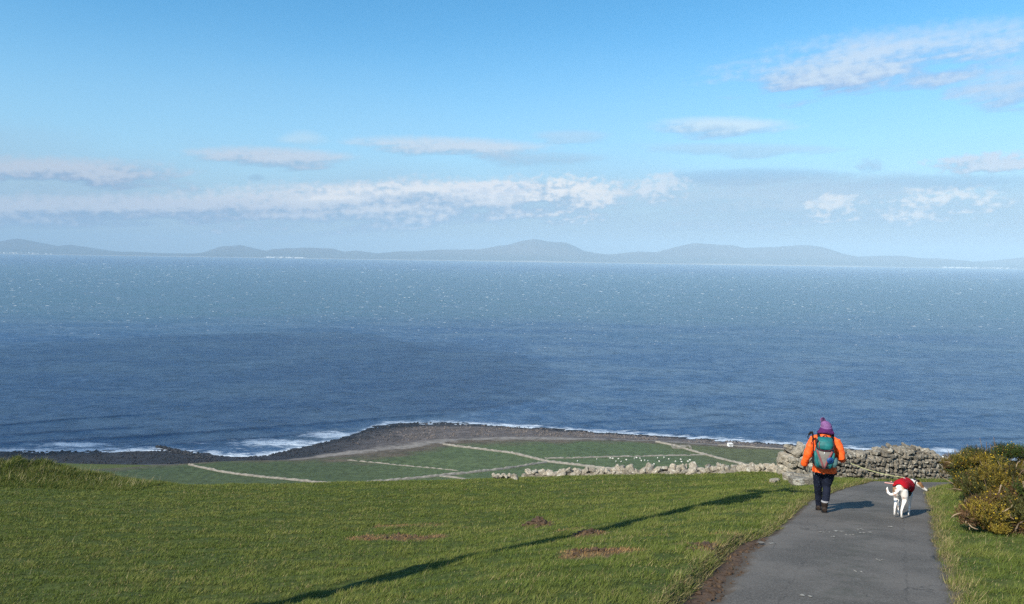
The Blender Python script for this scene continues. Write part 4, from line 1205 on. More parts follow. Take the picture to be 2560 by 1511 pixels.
WHITEP = noisy_mat('white_paint', (.80,.80,.78), (.74,.74,.72), 1, rough=.6); SLATE = noisy_mat('slate', (.12,.12,.14), (.08,.08,.10), 2)
small_build('caravan', 'single white caravan parked by the beach beyond the fields', 'caravan', 1825, 1117, (3.4, 2.6, 2.3), .15, None, WHITEP)
small_build('cottage', 'white cottage seen in the gap between wall and gorse, nearest the sea', 'house', 2368, 1152, (3.6, 5.0, 2.6), .2, SLATE, WHITEP)
small_build('cottage', 'white cottage in the middle of the gap between wall and gorse', 'house', 2379, 1166, (4.4, 5.0, 2.6), -.1, SLATE, WHITEP)
small_build('cottage', 'lowest white cottage in the gap between wall and gorse', 'house', 2372, 1181, (4.2, 4.6, 2.5), .4, SLATE, WHITEP)
# stone groyne running into the surf
V = []; F = []
ga = on_level(396, 1117, .3); gb = on_level(524, 1147, .3)
for i in range(260):
    t = random.random(); hw = .8 + 2.6 * t
    r = random.uniform(.5, 1.3)
    c = (ga[0] + (gb[0] - ga[0]) * t + random.gauss(0, hw * .6), ga[1] + (gb[1] - ga[1]) * t + random.gauss(0, hw * .5), random.uniform(-.1, .9))
    V.append(IV * (1 + .25 * rng.normal(size=(12, 1))) * np.array([r, r, r * .7]) + np.array(c)); F.append(IF + 12 * i)
DARKR = noisy_mat('weedy_rock', (.028,.028,.032), (.016,.017,.020), .5, rough=.7)
g_o = empty('groyne', (ga[0], ga[1], 0)); V = np.concatenate(V) - np.array([ga[0], ga[1], 0])
tag(link('boulders', np_mesh('boulders', V, np.concatenate(F)), DARKR, g_o), kind='stuff'); tag(g_o, 'dark line of weedy boulders jutting from the beach into the surf', 'groyne')
# boulders over the rocky foreshore
V = []; F = []; k = 0; C = []
while k < 5200:
    x_ = random.uniform(-390, 330); w_ = float(yW(np.array([x_]))[0]); t_ = float(yT(np.array([x_]))[0]); f_ = random.uniform(.25, 1.06); y_ = t_ + f_ * (w_ - t_)
    if w_ - t_ < 6 and f_ < .6: continue
    if vnoise(np.array([x_ / 9]), np.array([y_ / 6]), 55)[0] < .42: continue
    r = random.uniform(.3, 1.0) ** 2.2 * .95 + .12; z_ = float(coast_z(np.array([x_]), np.array([y_]))[0])
    if z_ < -.5: continue
    V.append(IV * (1 + .28 * rng.normal(size=(12, 1))) * np.array([r, r, r * .7]) + np.array([x_, y_, z_])); F.append(IF + 12 * k); k += 1
    dk_ = x_ < random.uniform(-120, -70) or f_ > random.uniform(.8, 1.05)
    C.append(np.repeat(np.array([[.024, .024, .028] if dk_ else [.125, .105, .092]]) * random.uniform(.6, 1.3), 12, 0))
me = np_mesh('shore_boulders', np.concatenate(V), np.concatenate(F)); set_attr(me, 'tint', np.concatenate(C))
tag(link('shore_boulders', me, attr_mat('shore_rock', rough=.85)), 'boulders strewn over the rocky foreshore', 'rocks', kind='stuff')
# ================================================================== FIGURES
def cloth(name, c1, c2, scale=14, bump=.4, rough=.85, spec=.2, bscale=None):
    return noisy_mat(name, c1, c2, scale, rough=rough, bump=bump, bscale=bscale, spec=spec, bdist=.006)

class Blob:
    """closed tubes gathered together, then fused into one continuous skin"""
    def __init__(self): self.V = []; self.F = []
    def loft(self, rings, n=18, sq=2.0):
        """rings: (centre, rx, ry, axis_x, axis_y)"""
        k = len(self.V)
        for c, rx, ry, ax, ay in rings:
            for j in range(n):
                t = 2 * math.pi * j / n; ct, st = math.cos(t), math.sin(t)
                e = 2.0 / sq
                p = Vector(c) + Vector(ax) * (math.copysign(abs(ct) ** e, ct) * rx) + Vector(ay) * (math.copysign(abs(st) ** e, st) * ry)
                self.V.append(p)
        m = len(rings)
        for i in range(m - 1):
            for j in range(n): self.F.append((k + i * n + j, k + i * n + (j + 1) % n, k + (i + 1) * n + (j + 1) % n, k + (i + 1) * n + j))
        a = len(self.V); self.V.append(Vector(rings[0][0])); self.V.append(Vector(rings[-1][0]))
        for j in range(n):
            self.F.append((a, k + (j + 1) % n, k + j)); self.F.append((a + 1, k + (m - 1) * n + j, k + (m - 1) * n + (j + 1) % n))
        return self
    def tube(self, path, radii, n=14, flat=1.0):
        P = [Vector(p) for p in path]; rings = []; ref = None
        for i, p in enumerate(P):
            d = (P[min(i + 1, len(P) - 1)] - P[max(i - 1, 0)]).normalized()
            if ref is None: ref = d.orthogonal().normalized()
            ax = (ref - d * ref.dot(d)).normalized(); ref = ax; ay = d.cross(ax)
            r = radii[i] if isinstance(radii, (list, tuple)) else radii
            rings.append((p, r, r * flat, ax, ay))
        d0 = (P[0] - P[1]).normalized(); d1 = (P[-1] - P[-2]).normalized()
        r0 = rings[0]; r1 = rings[-1]                      # rounded ends
        pre = [(Vector(r0[0]) + d0 * r0[1] * q, r0[1] * s, r0[2] * s, r0[3], r0[4]) for q, s in ((.8, .45), (.45, .85))]
        post = [(Vector(r1[0]) + d1 * r1[1] * q, r1[1] * s, r1[2] * s, r1[3], r1[4]) for q, s in ((.45, .85), (.8, .45))]
        return self.loft(pre + rings + post, n)
    def hor(self, rings, n=24, sq=2.0):
        """rings: (x, y, z, rx, ry) lying level"""
        return self.loft([((x, y, z), rx, ry, (1, 0, 0), (0, 1, 0)) for x, y, z, rx, ry in rings], n, sq)
    def ball(self, c, r, n=14):
        rx, ry, rz = r if isinstance(r, (tuple, list)) else (r, r, r)
        return self.hor([(c[0], c[1], c[2] + rz * math.sin(a), rx * math.cos(a), ry * math.cos(a)) for a in np.linspace(-1.45, 1.45, 8)], n)
    def fuse(self, name, mat, parent, voxel=.012, smooth_it=4, folds=0.0, fscale=18.0, seed=0):
        me = bpy.data.meshes.new(name); fs = [tuple(reversed(f)) for f in self.F]
        me.from_pydata([tuple(v) for v in self.V], [], fs); me.update()
        bm = bmesh.new(); bm.from_mesh(me); bmesh.ops.recalc_face_normals(bm, faces=bm.faces[:]); bm.to_mesh(me); bm.free()
        tmp = bpy.data.objects.new(name, me); COL.objects.link(tmp)
        md = tmp.modifiers.new('remesh', 'REMESH'); md.mode = 'VOXEL'; md.voxel_size = voxel; md.use_smooth_shade = True
        if smooth_it:
            ms = tmp.modifiers.new('smooth', 'SMOOTH'); ms.factor = .5; ms.iterations = smooth_it
        dg = bpy.context.evaluated_depsgraph_get(); dg.update()
        out = bpy.data.meshes.new_from_object(tmp.evaluated_get(dg)); out.name = name
        bpy.data.objects.remove(tmp); bpy.data.meshes.remove(me)
        if folds:
            n = len(out.vertices); co = np.empty(n * 3); no = np.empty(n * 3)
            out.vertices.foreach_get('co', co); out.vertices.foreach_get('normal', no)
            co = co.reshape(-1, 3); no = no.reshape(-1, 3)
            f = fbm(co[:, 0] * fscale * .6 + co[:, 1] * fscale * .5 + seed, co[:, 2] * fscale + co[:, 0] * fscale * .5, 5 + seed, 3) - .5
            co += no * (f * 2 * folds)[:, None]
            out.vertices.foreach_set('co', co.ravel()); out.update()
        for p in out.polygons: p.use_smooth = True
        out.materials.clear()
        o = link(name, out, mat, parent); return o
    def raw(self, name, mat, parent, smooth=True):
        me = bpy.data.meshes.new(name); me.from_pydata([tuple(v) for v in self.V], [], self.F); me.update()
        bm = bmesh.new(); bm.from_mesh(me); bmesh.ops.recalc_face_normals(bm, faces=bm.faces[:]); bm.to_mesh(me); bm.free()
        for p in me.polygons: p.use_smooth = smooth
        return link(name, me, mat, parent)

SKIN = cloth('skin', (.52,.33,.25), (.46,.28,.21), 20, .1, .55, .35)
ORANGE = cloth('orange_shell', (.90,.130,.018), (.80,.100,.014), 9, .35, .6, .3, 22)
NAVY = cloth('navy_leggings', (.010,.014,.030), (.006,.009,.020), 16, .3)
PURPLE = cloth('purple_wool', (.235,.115,.265), (.165,.075,.195), 60, .8, .95, .1, 70)
PLUM = cloth('plum_wool', (.095,.022,.105), (.060,.014,.070), 50, .8, .95, .1, 70)
BLACK = cloth('black_webbing', (.014,.014,.016), (.008,.008,.010), 40, .3)
TEAL = cloth('teal_nylon', (.012,.150,.150), (.010,.110,.115), 12, .4, .6, .3)
TEALG = cloth('grey_teal_nylon', (.070,.150,.150), (.050,.110,.115), 12, .4, .65, .25)
ROSE = cloth('rose_webbing', (.26,.085,.085), (.20,.06,.07), 30, .3)
MAROON = cloth('maroon_nylon', (.075,.022,.034), (.05,.016,.026), 18, .4)
BLUE = cloth('blue_plastic', (.012,.075,.23), (.010,.06,.18), 8, .1, .4, .4)
LEATH = cloth('brown_leather', (.035,.024,.018), (.020,.014,.011), 20, .5, .6)
METAL = noisy_mat('worn_metal', (.35,.35,.36), (.25,.25,.26), 20, rough=.4, spec=.5)

# ---- the walker
wp = hit(2055, 1285)
person = empty('person', (wp.x, wp.y, wp.z + .035), R(-22)); person.scale = (.96, .96, .96)
tag(person, 'person in orange jacket and purple bobble hat walking down the lane with a dog lead', 'person')
DZL = -.062; DZR = .020            # the lane drops under the leading left foot, rises under the trailing right one
hipL, kneeL, ankL = (-.092, .01, .86), (-.082, .13, .455 + DZL), (-.055, .24, .10 + DZL)
hipR, kneeR, ankR = (.095, -.01, .86), (.060, .05, .475), (.035, -.075, .105 + DZR)
shL, elL, wrL = (-.185, .0, 1.345), (-.290, -.05, 1.065), (-.335, .02, .835)
shR, elR, wrR = (.190, .0, 1.345), (.278, -.05, 1.070), (.315, .165, .985)

body = Blob()
body.hor([(0, 0, .82, .13, .10), (0, 0, .90, .155, .11), (0, 0, 1.05, .125, .095), (0, 0, 1.22, .145, .105), (0, 0, 1.34, .15, .09), (0, .005, 1.40, .08, .07), (0, .015, 1.46, .052, .055), (0, .02, 1.52, .052, .056)])
body.ball((0, .035, 1.585), (.077, .094, .112))
body.ball((0, .118, 1.545), (.030, .022, .030)).tube([(0, .128, 1.60), (0, .143, 1.568)], [.010, .014], 8)     # chin, nose
for sx in (-1, 1): body.tube([(sx * .078, .025, 1.565), (sx * .083, .015, 1.60)], [.012, .016], 8, .6)         # ears
for a, b_, c_ in ((shL, elL, wrL), (shR, elR, wrR)): body.tube([a, b_, c_], [.050, .040, .028])
for a, b_, c_ in ((hipL, kneeL, ankL), (hipR, kneeR, ankR)): body.tube([a, b_, c_], [.082, .055, .038])
body.tube([ankL, (-.06, .30, .05 + DZL), (-.065, .36, .035 + DZL)], [.034, .026, .018]); body.tube([ankR, (.035, -.02, .05), (.035, .05, .035)], [.034, .026, .018])
body.fuse('body', SKIN, person, .011, 3)
for sx in (-1, 1):
    e = Blob().ball((sx * .030, .120, 1.592), .011, 10).raw('eye', noisy_mat('eye_white', (.75,.75,.74), (.70,.70,.69), 5, rough=.3), person)
mo = Blob().tube([(-.022, .126, 1.535), (0, .134, 1.533), (.022, .126, 1.535)], [.004, .007, .004], 8).raw('mouth', noisy_mat('lips', (.42,.16,.14), (.38,.14,.12), 20), person)
hr = Blob().hor([(0, .0, 1.50, .085, .07), (0, .0, 1.56, .088, .085), (0, .01, 1.60, .085, .09)], 20); hr.fuse('hair', cloth('brown_hair', (.06,.035,.02), (.04,.022,.012), 50, .5), person, .012, 2)

tr = Blob()
tr.hor([(0.005, 0, .74, .165, .12), (0.005, 0, .84, .185, .135), (0, 0, .96, .175, .125)], 24)
tr.tube([hipL, (-.090, .07, .66), kneeL, (-.074, .175, .30), (ankL[0], ankL[1] - .005, ankL[2] + .02)], [.110, .096, .070, .068, .054], 18)
tr.tube([hipR, (.082, .025, .66), kneeR, (.056, -.015, .30), (ankR[0], ankR[1], ankR[2] + .03)], [.110, .098, .071, .068, .054], 18)
tr.fuse('trousers', NAVY, person, .011, 3, .006, 22, 3)

jk = Blob()
jk.hor([(.015, -.005, .752, .205, .150), (.012, -.005, .80, .208, .155), (.006, 0, .92, .198, .145), (0, 0, 1.05, .184, .135), (0, 0, 1.20, .196, .140), (0, 0, 1.30, .205, .135), (0, 0, 1.375, .165, .115), (0, 0, 1.425, .110, .095), (0, .0, 1.485, .095, .088)], 28, 2.3)
jk.tube([(-.150, 0, 1.345), shL, (-.248, -.03, 1.20), elL, (-.318, -.02, .95), (wrL[0], wrL[1], wrL[2] + .03)], [.086, .086, .078, .074, .068, .062], 18)
jk.tube([(.150, 0, 1.345), shR, (.246, -.03, 1.20), elR, (.302, .06, 1.025), (wrR[0], wrR[1] - .02, wrR[2])], [.086, .086, .080, .076, .068, .060], 18)
jacket = jk.fuse('jacket', ORANGE, person, .011, 3, .019, 12, 1)
hem = Blob().hor([(.015, -.005, .738, .200, .146), (.015, -.005, .752, .2095, .1545), (.014, -.005, .766, .2085, .1545)], 28, 2.3).raw('hem', BLACK, jacket)
# scarf and hat
sc = Blob().hor([(0, 0, 1.475, .112, .100), (.003, -.005, 1.515, .128, .118), (.006, 0, 1.555, .112, .110), (.010, .01, 1.585, .098, .100)], 26)
sc.tube([(-.115, .06, 1.475), (-.11, -.06, 1.50), (0, -.108, 1.52), (.115, -.05, 1.50), (.12, .06, 1.465)], [.028, .032, .03, .034, .03], 12)
sc.fuse('scarf', PLUM, person, .011, 2, .008, 24, 4)
ht = Blob().hor([(.012, .02, 1.545, .091, .106), (.012, .02, 1.58, .096, .112), (.008, .022, 1.62, .095, .110), (-.004, .02, 1.655, .086, .096), (-.018, .012, 1.688, .066, .072), (-.032, .005, 1.708, .038, .042)], 26)
hat = ht.fuse('hat', PURPLE, person, .010, 2, .004, 60, 5)
bb_ = Blob().hor([(.012, .02, 1.535, .094, .108), (.012, .02, 1.55, .101, .117), (.012, .02, 1.585, .102, .118), (.012, .02, 1.595, .096, .112)], 30).raw('brim', PURPLE, hat)
pm_v = []; pm_f = []
for i in range(420):
    d = Vector([random.gauss(0, 1) for _ in range(3)]).normalized(); a_ = d.orthogonal().normalized(); k = len(pm_v)
    c = Vector((-.054, -.002, 1.722)); r = .044 * random.uniform(.8, 1.08)
    pm_v += [c + d * .012 + a_ * .010, c + d * .012 - a_ * .010, c + d * r + a_ * .006, c + d * r - a_ * .006]; pm_f += [(k, k + 1, k + 3, k + 2)]
q = Blob(); q.V = pm_v; q.F = pm_f; q.ball((-.054, -.002, 1.722), .036, 12).raw('bobble', PURPLE, hat, False)
# boots
for a, dz, kn in ((ankL, DZL, 0), (ankR, DZR, 1)):
    x0, y0 = a[0], a[1]; b = Blob(); fy = .02 if kn else .0
    b.hor([(x0, y0 + .005, .19 + dz, .064, .072), (x0, y0 + .005, .14 + dz, .058, .066), (x0, y0 + .01, .11 + dz, .052, .062), (x0, y0 + .025, .075 + dz, .052, .078)], 18)
    b.loft([((x0, y0 - .075, .05 + dz + .016), .040, .038, (1, 0, 0), (0, 0, 1)), ((x0, y0 - .02, .06 + dz + .006), .048, .055, (1, 0, 0), (0, 0, 1)), ((x0, y0 + .08, .045 + dz - .018), .052, .045, (1, 0, 0), (0, 0, 1)), ((x0, y0 + .16, .032 + dz - .036), .046, .032, (1, 0, 0), (0, 0, 1)), ((x0, y0 + .195, .03 + dz - .044), .024, .022, (1, 0, 0), (0, 0, 1))], 16)
    bo = b.fuse('boot', LEATH, person, .009, 3)
    s = Blob(); cs = []
    outl = [(-.038, -.085), (-.046, -.03), (-.050, .08), (-.044, .16), (-.02, .205), (.02, .205), (.044, .16), (.050, .08), (.046, -.03), (.038, -.085)]
    k = len(s.V); z0 = -SLOPE
    for hgt_ in (0.0, .024): s.V += [Vector((x0 + u_, y0 + v_, hgt_ + dz + z0 * v_ * .9 - .004)) for u_, v_ in outl]
    n_ = len(outl); s.F = [tuple(range(n_))[::-1], tuple(range(n_, 2 * n_))] + [(i, (i + 1) % n_, n_ + (i + 1) % n_, n_ + i) for i in range(n_)]
    s.raw('sole', BLACK, bo, False)
    Blob().hor([(x0, y0 + .005, .188 + dz, .058, .066), (x0, y0 + .005, .202 + dz, .067, .075), (x0, y0 + .005, .216 + dz, .060, .068)], 16).raw('sock', cloth('grey_sock', (.32,.32,.33), (.25,.25,.26), 60) if kn else LEATH, bo)
# gloves: palm and five fingers
def glove(wr, dirv, palm_n, parent, curl, side):
    d = Vector(dirv).normalized(); n = Vector(palm_n); n = (n - d * n.dot(d)).normalized(); s = d.cross(n)
    w_ = Vector(wr); g = Blob()
    g.loft([(w_ - d * .02, .032, .026, s, n), (w_ + d * .03, .040, .020, s, n), (w_ + d * .085, .043, .018, s, n)], 14)
    for i, ln_ in enumerate((.068, .078, .073, .056)):
        b0 = w_ + d * .080 + s * ((i - 1.5) * .021 * side)
        p1 = b0 + (d * math.cos(curl) + n * math.sin(curl)) * ln_ * .5
        c2 = curl * 2.1; p2 = p1 + (d * math.cos(c2) + n * math.sin(c2)) * ln_ * .35
        c3 = curl * 3.0; p3 = p2 + (d * math.cos(c3) + n * math.sin(c3)) * ln_ * .25
        g.tube([b0 - d * .02, b0, p1, p2, p3], [.0115, .0115, .0108, .010, .008], 8)
    t0 = w_ + d * .025 - s * (.030 * side)
    t1 = t0 + (d * .6 - s * side * .7 + n * .45).normalized() * .040; t2 = t1 + (d * .8 + n * .6 - s * side * .1).normalized() * .030
    g.tube([t0, t1, t2], [.015, .0125, .010], 8)
    g.fuse('glove', BLACK, parent, .005, 2)
    return w_ + d * .085 + n * .022
glove(wrL, (.10, .12, -1), (.9, .3, 0), person, .35, 1)
lead_hand = glove(wrR, (.12, 1, -.10), (-.2, .0, -1), person, .80, 1)

# ---- rucksack worn on the back
pk = empty('rucksack', (0, 0, 0)); pk.location = person.location; pk.scale = (.96, .96, .96); pk.rotation_euler = person.rotation_euler
tag(pk, 'teal and maroon rucksack worn on the back of the orange jacket', 'rucksack')
Blob().hor([(-.015, -.215, .885, .115, .075), (-.015, -.22, .92, .150, .098), (-.015, -.225, 1.02, .170, .110), (-.015, -.222, 1.16, .168, .108), (-.015, -.215, 1.28, .152, .098), (-.015, -.205, 1.36, .135, .085)], 26, 2.8).fuse('main_bag', TEALG, pk, .011, 2, .007, 20, 7)
Blob().hor([(-.012, -.220, 1.235, .128, .108), (-.012, -.232, 1.265, .140, .118), (-.012, -.232, 1.33, .146, .116), (-.012, -.215, 1.395, .138, .100), (-.012, -.190, 1.43, .118, .078), (-.012, -.17, 1.442, .09, .05)], 26, 2.8).fuse('lid', TEAL, pk, .011, 2, .007, 18, 8)
def strip(name, pts, w_, mat, parent, th=.008):
    """flat webbing lying on the back of the bag; pts (x, y, z)"""
    s = Blob(); P = [Vector(p) for p in pts]; rings = []
    for i, p in enumerate(P):
        d = (P[min(i + 1, len(P) - 1)] - P[max(i - 1, 0)]).normalized(); nrm = Vector((0, -1, 0)); nrm = (nrm - d * nrm.dot(d)).normalized(); rings.append((p, w_ / 2, th / 2, d.cross(nrm), nrm))
    return s.loft(rings, 8, 4).raw(name, mat, parent)
def backy(x, z): return -.222 - (.112 if z < 1.2 else .105) * max(.2, 1 - abs((x + .015) / .19) ** 3) ** .5 - .004
def bp_(x, z): return (x, backy(x, z), z)
# centre pocket with pale grey V panels and rose straps
Blob().loft([((-.015, backy(-.015, z) + .018, z), w_, .030, (1, 0, 0), (0, 1, 0)) for z, w_ in ((.90, .022), (.95, .050), (1.05, .080), (1.15, .105), (1.215, .11))], 16, 2.6).raw('front_pocket', cloth('stone_grey_nylon', (.20,.19,.17), (.15,.14,.13), 14, .4), pk)
for sx in (-1, 1):
    strip('compression_strap', [bp_(-.015 + sx * x_, z) for x_, z in ((.125, 1.225), (.100, 1.16), (.065, 1.08), (.030, .99), (.012, .915))], .034, ROSE, pk, .045)
    strip('side_panel', [bp_(-.015 + sx * x_, z) for x_, z in ((.148, 1.20), (.140, 1.10), (.118, 1.0), (.085, .925))], .050, TEAL, pk, .02)
    strip('binding', [bp_(-.012 + sx * x_, z) for x_, z in ((.125, 1.42), (.148, 1.36), (.140, 1.27), (.06, 1.235), (.0, 1.222))], .016, MAROON, pk, .055)
    strip('shoulder_strap', [(sx * .105, -.15, 1.36), (sx * .115, -.07, 1.440), (sx * .118, .03, 1.442), (sx * .135, .125, 1.36), (sx * .165, .150, 1.20), (sx * .185, .08, 1.06), (sx * .17, -.10, .97)], .055, BLACK, pk, .016)
    strip('hip_belt', [(sx * .14, -.19, 1.0), (sx * .195, -.12, .985), (sx * .208, 0, .965), (sx * .15, .13, .95), (0, .162, .945)], .07, MAROON, pk, .018)
    strip('belt_loop', [(sx * .175, -.225, 1.02), (sx * .195, -.2, .96), (sx * .165, -.22, .93)], .03, BLACK, pk, .02)
strip('lower_strap', [bp_(x_, .925 + .3 * abs(x_ + .015) ) for x_ in (-.13, -.07, -.015, .05, .10)], .018, BLACK, pk, .02)
strip('light_stripe', [bp_(-.105, 1.385), (-.112, -.340, 1.33), (-.100, -.345, 1.275)], .016, ROSE, pk, .012)
Blob().tube([bp_(-.015, 1.205), (-.015, -.355, 1.20), (-.015, -.352, 1.18)], [.008, .011, .008], 8).raw('buckle', cloth('pale_buckle', (.6,.6,.58), (.5,.5,.48), 10, 0), pk)
strip('grab_loop', [(-.05, -.16, 1.435), (-.03, -.165, 1.465), (.01, -.165, 1.468), (.03, -.16, 1.437)], .02, BLACK, pk, .01)
# round blue folding bowl clipped to the right side, and a maroon side pouch
bw = empty('folding_bowl', pk.location); bw.scale = (.96, .96, .96); bw.rotation_euler = pk.rotation_euler; tag(bw, 'round blue folding bowl clipped to the right side of the rucksack', 'bowl')
Blob().loft([((.085, -.345 + q, 1.065 - q * .2), r_, r_, (1, .35, 0), (0, 0, 1)) for q, r_ in ((.03, .050), (.012, .060), (-.006, .058), (-.018, .046))], 22).raw('bowl', BLUE, bw)
Blob().loft([((.085 - .004, -.365 + q, 1.07 - q * .2), r_, r_, (1, .35, 0), (0, 0, 1)) for q, r_ in ((.005, .034), (-.004, .034))], 18).raw('bowl_base', cloth('deep_blue', (.012,.05,.16), (.01,.04,.13), 8, 0), bw)
Blob().hor([(.145, -.24, .93, .045, .060), (.155, -.245, .99, .058, .075), (.158, -.24, 1.06, .055, .070), (.15, -.23, 1.10, .045, .055)], 18, 2.6).fuse('side_pouch', TEALG, pk, .010, 2, .004, 20, 9)
Blob().hor([(-.175, -.22, .95, .035, .05), (-.182, -.22, 1.0, .042, .058), (-.18, -.22, 1.07, .036, .05)], 16).fuse('mesh_pocket', BLACK, pk, .010, 2)
# folded walking pole strapped to the left side, grip up
wpol = empty('walking_pole', pk.location); wpol.scale = (.96, .96, .96); wpol.rotation_euler = pk.rotation_euler; tag(wpol, 'black walking pole strapped upright to the left side of the rucksack', 'walking pole')
Blob().tube([(-.172, -.27, .80), (-.192, -.25, 1.15), (-.215, -.235, 1.42)], [.007, .009, .010], 10).raw('shaft', METAL if False else BLACK, wpol)
Blob().tube([(-.213, -.235, 1.40), (-.222, -.232, 1.49), (-.232, -.232, 1.528), (-.262, -.232, 1.520), (-.288, -.232, 1.478)], [.014, .017, .019, .016, .013], 12).raw('grip', BLACK, wpol)
strip('wrist_loop', [(-.228, -.236, 1.52), (-.275, -.24, 1.475), (-.302, -.24, 1.43), (-.296, -.24, 1.395), (-.275, -.24, 1.41)], .016, BLACK, wpol, .006)
Blob().tube([(-.171, -.27, .79), (-.168, -.272, .75)], [.006, .003], 8).raw('tip', METAL, wpol)

# ---- the dog
dp = hit(2252, 1297)
dog = empty('dog', (dp.x, dp.y, dp.z + .034)); dog.rotation_euler = (R(-8.0), 0, R(-39)); dog.scale = (1.0, 1.0, 1.0)
tag(dog, 'slim white dog with brown patched face wearing a red coat, sniffing towards the verge', 'dog')
db = Blob()
db.tube([(0, -.295, .515), (0, -.22, .53), (0, -.06, .53), (0, .08, .505), (0, .20, .49), (0, .27, .49)], [.070, .094, .082, .102, .116, .098], 18, 1.0)
db.tube([(0, .10, .46), (0, .22, .43)], [.075, .085], 14)                                     # deep chest
db.tube([(0, .23, .52), (.03, .33, .555), (.075, .41, .565), (.115, .445, .555)], [.082, .066, .055, .050], 14)   # neck
HD = Vector((.72, .62, -.46)).normalized(); h0 = Vector((.135, .455, .548))
HS = Vector((-HD.y, HD.x, 0)).normalized(); HU = HD.cross(HS) * -1
if HU.z < 0: HU = -HU
rg = []
for t_, rw, rh, dz_ in ((-.05, .030, .034, 0), (-.02, .048, .052, .004), (.03, .052, .056, .006), (.075, .042, .046, 0), (.115, .030, .034, -.010), (.165, .024, .026, -.014), (.205, .019, .020, -.015), (.222, .010, .011, -.014)):
    rg.append((h0 + HD * t_ + HU * dz_, rw, rh, HS, HU))
db.loft(rg, 16)
def dleg(pts, rad): db.tube(pts, rad, 12)
for sx, st_, drop in ((-1, .05, 0), (1, -.05, 0)):
    gz_ = lambda y_: -.083 * y_                                  # soles follow the lane, the body is tipped a little less
    dleg([(sx * .045, -.255, .50), (sx * .064, -.205 + st_ * .3, .40), (sx * .070, -.165 + st_ * .6, .315), (sx * .064, -.235 + st_, .235), (sx * .060, -.300 + st_, .165), (sx * .060, -.285 + st_, .09), (sx * .061, -.268 + st_, .045 + gz_(-.27)), (sx * .063, -.235 + st_, .024 + gz_(-.24))],
         [.070, .062, .040, .024, .019, .0155, .018, .021])
for sx, st_ in ((-1, -.04), (1, .05)):
    dleg([(sx * .065, .225, .46), (sx * .080, .195 + st_ * .3, .355), (sx * .078, .205 + st_ * .6, .27), (sx * .076, .225 + st_, .165), (sx * .075, .222 + st_, .08), (sx * .075, .230 + st_, .04 + gz_(.23)), (sx * .075, .258 + st_, .022 + gz_(.26))],
         [.056, .042, .026, .019, .0155, .018, .021])
db.tube([(0, -.34, .515), (-.022, -.375, .455), (-.065, -.400, .405), (-.115, -.405, .395), (-.158, -.398, .425), (-.172, -.392, .478), (-.170, -.392, .505)], [.026, .022, .022, .023, .022, .018, .010], 12)
db.tube([h0 + HD * -.015 + HU * .05 + HS * .035, h0 + HD * -.055 + HU * .045 + HS * .055, h0 + HD * -.085 + HU * .02 + HS * .058], [.020, .024, .012], 10, .55)
db.tube([h0 + HD * -.015 + HU * .05 - HS * .035, h0 + HD * -.055 + HU * .045 - HS * .055, h0 + HD * -.085 + HU * .02 - HS * .058], [.020, .024, .012], 10, .55)
fur = attr_mat('short_fur', rough=.8, spec=.2, nscale=30, namt=.12, bump=.3, bscale=90, bdist=.004)
dbo = db.fuse('body', fur, dog, .009, 4)
co = np.empty(len(dbo.data.vertices) * 3); dbo.data.vertices.foreach_get('co', co); co = co.reshape(-1, 3)
Cf = np.tile(np.array([.80, .76, .70]), (len(co), 1))
nf_ = fbm(co[:, 0] * 22 + 3, co[:, 2] * 22 + co[:, 1] * 17, 8, 3)
rel = co - np.array(h0[:]); tH = rel @ np.array(HD[:]); uH = rel @ np.array(HU[:]); sH = rel @ np.array(HS[:])
head = (np.abs(sH) < .12) & (np.abs(uH) < .11) & (tH > -.12) & (tH < .25)
brn = head & (tH > -.03) & (tH < .125 + .05 * (nf_ - .5)) & (uH > -.018 + .05 * (nf_ - .5)) & (np.abs(sH) > .012 - .1 * (uH < .03))
Cf[brn] = (.30, .15, .065)
ear = head & (tH < .0) & (uH > .022) & (np.abs(sH) > .022)
Cf[ear] = (.035, .026, .022)
pink = (co[:, 1] < -.20) & (co[:, 2] > .33) & (np.abs(co[:, 0]) < .075) & (nf_ > .54); Cf[pink] = (.62, .40, .32)
tanp = (co[:, 1] < -.2) & (co[:, 2] > .42) & (co[:, 0] < 0) & (nf_ > .56); Cf[tanp] = (.34, .20, .12)
Cf[(co[:, 2] < .14) & (nf_ > .68)] = (.55, .45, .36)
set_attr(dbo.data, 'tint', Cf)
DK = cloth('dog_black', (.012,.012,.013), (.008,.008,.009), 20, .1, .35, .5)
Blob().ball(h0 + HD * .226 + HU * -.006, (.012, .012, .010), 10).raw('nose', DK, dog)
for sd in (-1, 1): Blob().ball(h0 + HD * .075 + HU * .026 + HS * sd * .036, .008, 8).raw('eye', DK, dog)
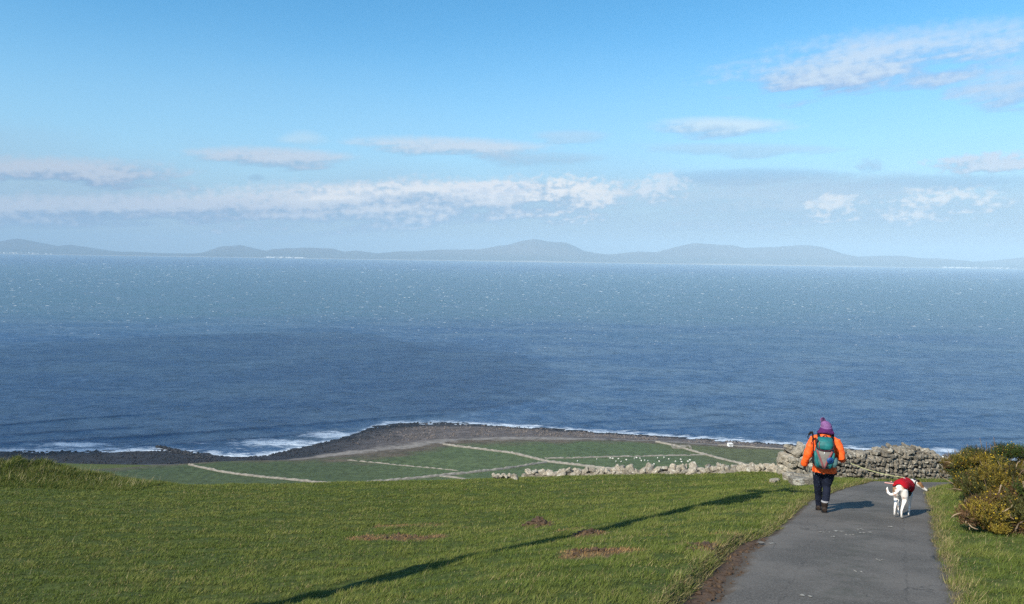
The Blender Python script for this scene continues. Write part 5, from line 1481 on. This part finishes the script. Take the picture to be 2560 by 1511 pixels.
# red coat: a shell over the back, open below and behind
RED = cloth('red_fleece', (.42,.010,.020), (.33,.008,.016), 16, .5, .95, .1, 30)
st = [(-.350, .520, .066, 62), (-.325, .528, .088, 84), (-.25, .535, .112, 104), (-.15, .540, .110, 116), (-.03, .535, .108, 124), (.08, .515, .122, 128), (.18, .505, .134, 132), (.25, .51, .126, 140), (.295, .525, .105, 150)]
V = []; F = []; na = 25
for i, (y_, z_, r_, am) in enumerate(st):
    for j in range(na):
        a = R(-am + 2 * am * j / (na - 1)); rr_ = r_ * (1 + .05 * (vnoise(np.array([j * .7]), np.array([i * .9]), 9)[0] - .5))
        fl_ = 1.0 + .10 * abs(a) / R(140)
        V.append((rr_ * math.sin(a) * fl_, y_ - .02 * abs(math.sin(a)) * (1 if i < 2 else 0), z_ + rr_ * math.cos(a)))
for i in range(len(st) - 1):
    for j in range(na - 1): F.append((i * na + j, i * na + j + 1, (i + 1) * na + j + 1, (i + 1) * na + j))
cm = np_mesh('coat', V, F, True); coat = link('coat', cm, RED, dog)
md = coat.modifiers.new('thick', 'SOLIDIFY'); md.thickness = .008; md.offset = 1
md = coat.modifiers.new('sub', 'SUBSURF'); md.levels = 1; md.render_levels = 1
# dark band round the chest, collar at the throat, pale toggle straps at the rump
q = Blob(); q.loft([((.0, .10 + .03 * t_, .40 - .0 * t_), .112, .075, (1, 0, 0), (0, 0, 1)) for t_ in (-2.6, -1.2, 0, 1.5, 3.0)], 18); q.fuse('chest_band', BLACK, dog, .011, 1)
Blob().loft([(Vector((.080, .413, .565)) + Vector((.72, .60, -.1)).normalized() * t_, .060, .060, (.6, -.75, 0), (.05, .05, 1)) for t_ in (-.016, 0, .016)], 18).raw('collar', DK, dog)
PINK = cloth('pale_pink_strap', (.62,.34,.30), (.52,.27,.24), 20, .1)
Blob().tube([(-.085, -.30, .570), (-.16, -.315, .566), (-.225, -.325, .563)], [.009, .010, .009], 8).raw('coat_tie', PINK, coat)
Blob().ball((-.135, -.30, .600), (.013, .011, .010), 8).raw('toggle', PINK, coat)
Blob().tube([(-.015, .02, .640), (0, .03, .668), (.02, .02, .640)], [.006, .006, .006], 8).raw('lead_ring', METAL, coat)

# ---- the lead, from the walker's right hand to the ring on the dog's back
bpy.context.view_layer.update()
a = person.matrix_world @ lead_hand; b = dog.matrix_world @ Vector((0, .03, .664))
pts = []
for i in range(25):
    t_ = i / 24; p = a.lerp(b, t_); p.z -= .05 * 4 * t_ * (1 - t_); pts.append(p)
a2 = person.matrix_world @ Vector((lead_hand.x + .01, lead_hand.y - .01, lead_hand.z - .03))
ld = Blob().tube([a2] + pts, .0055, 8); o = ld.raw('dog_lead', cloth('pale_green_cord', (.48,.50,.26), (.38,.40,.20), 60, .3), None)
tag(o, 'thin pale yellow green lead stretched from the hand of the walker to the dog', 'dog lead')
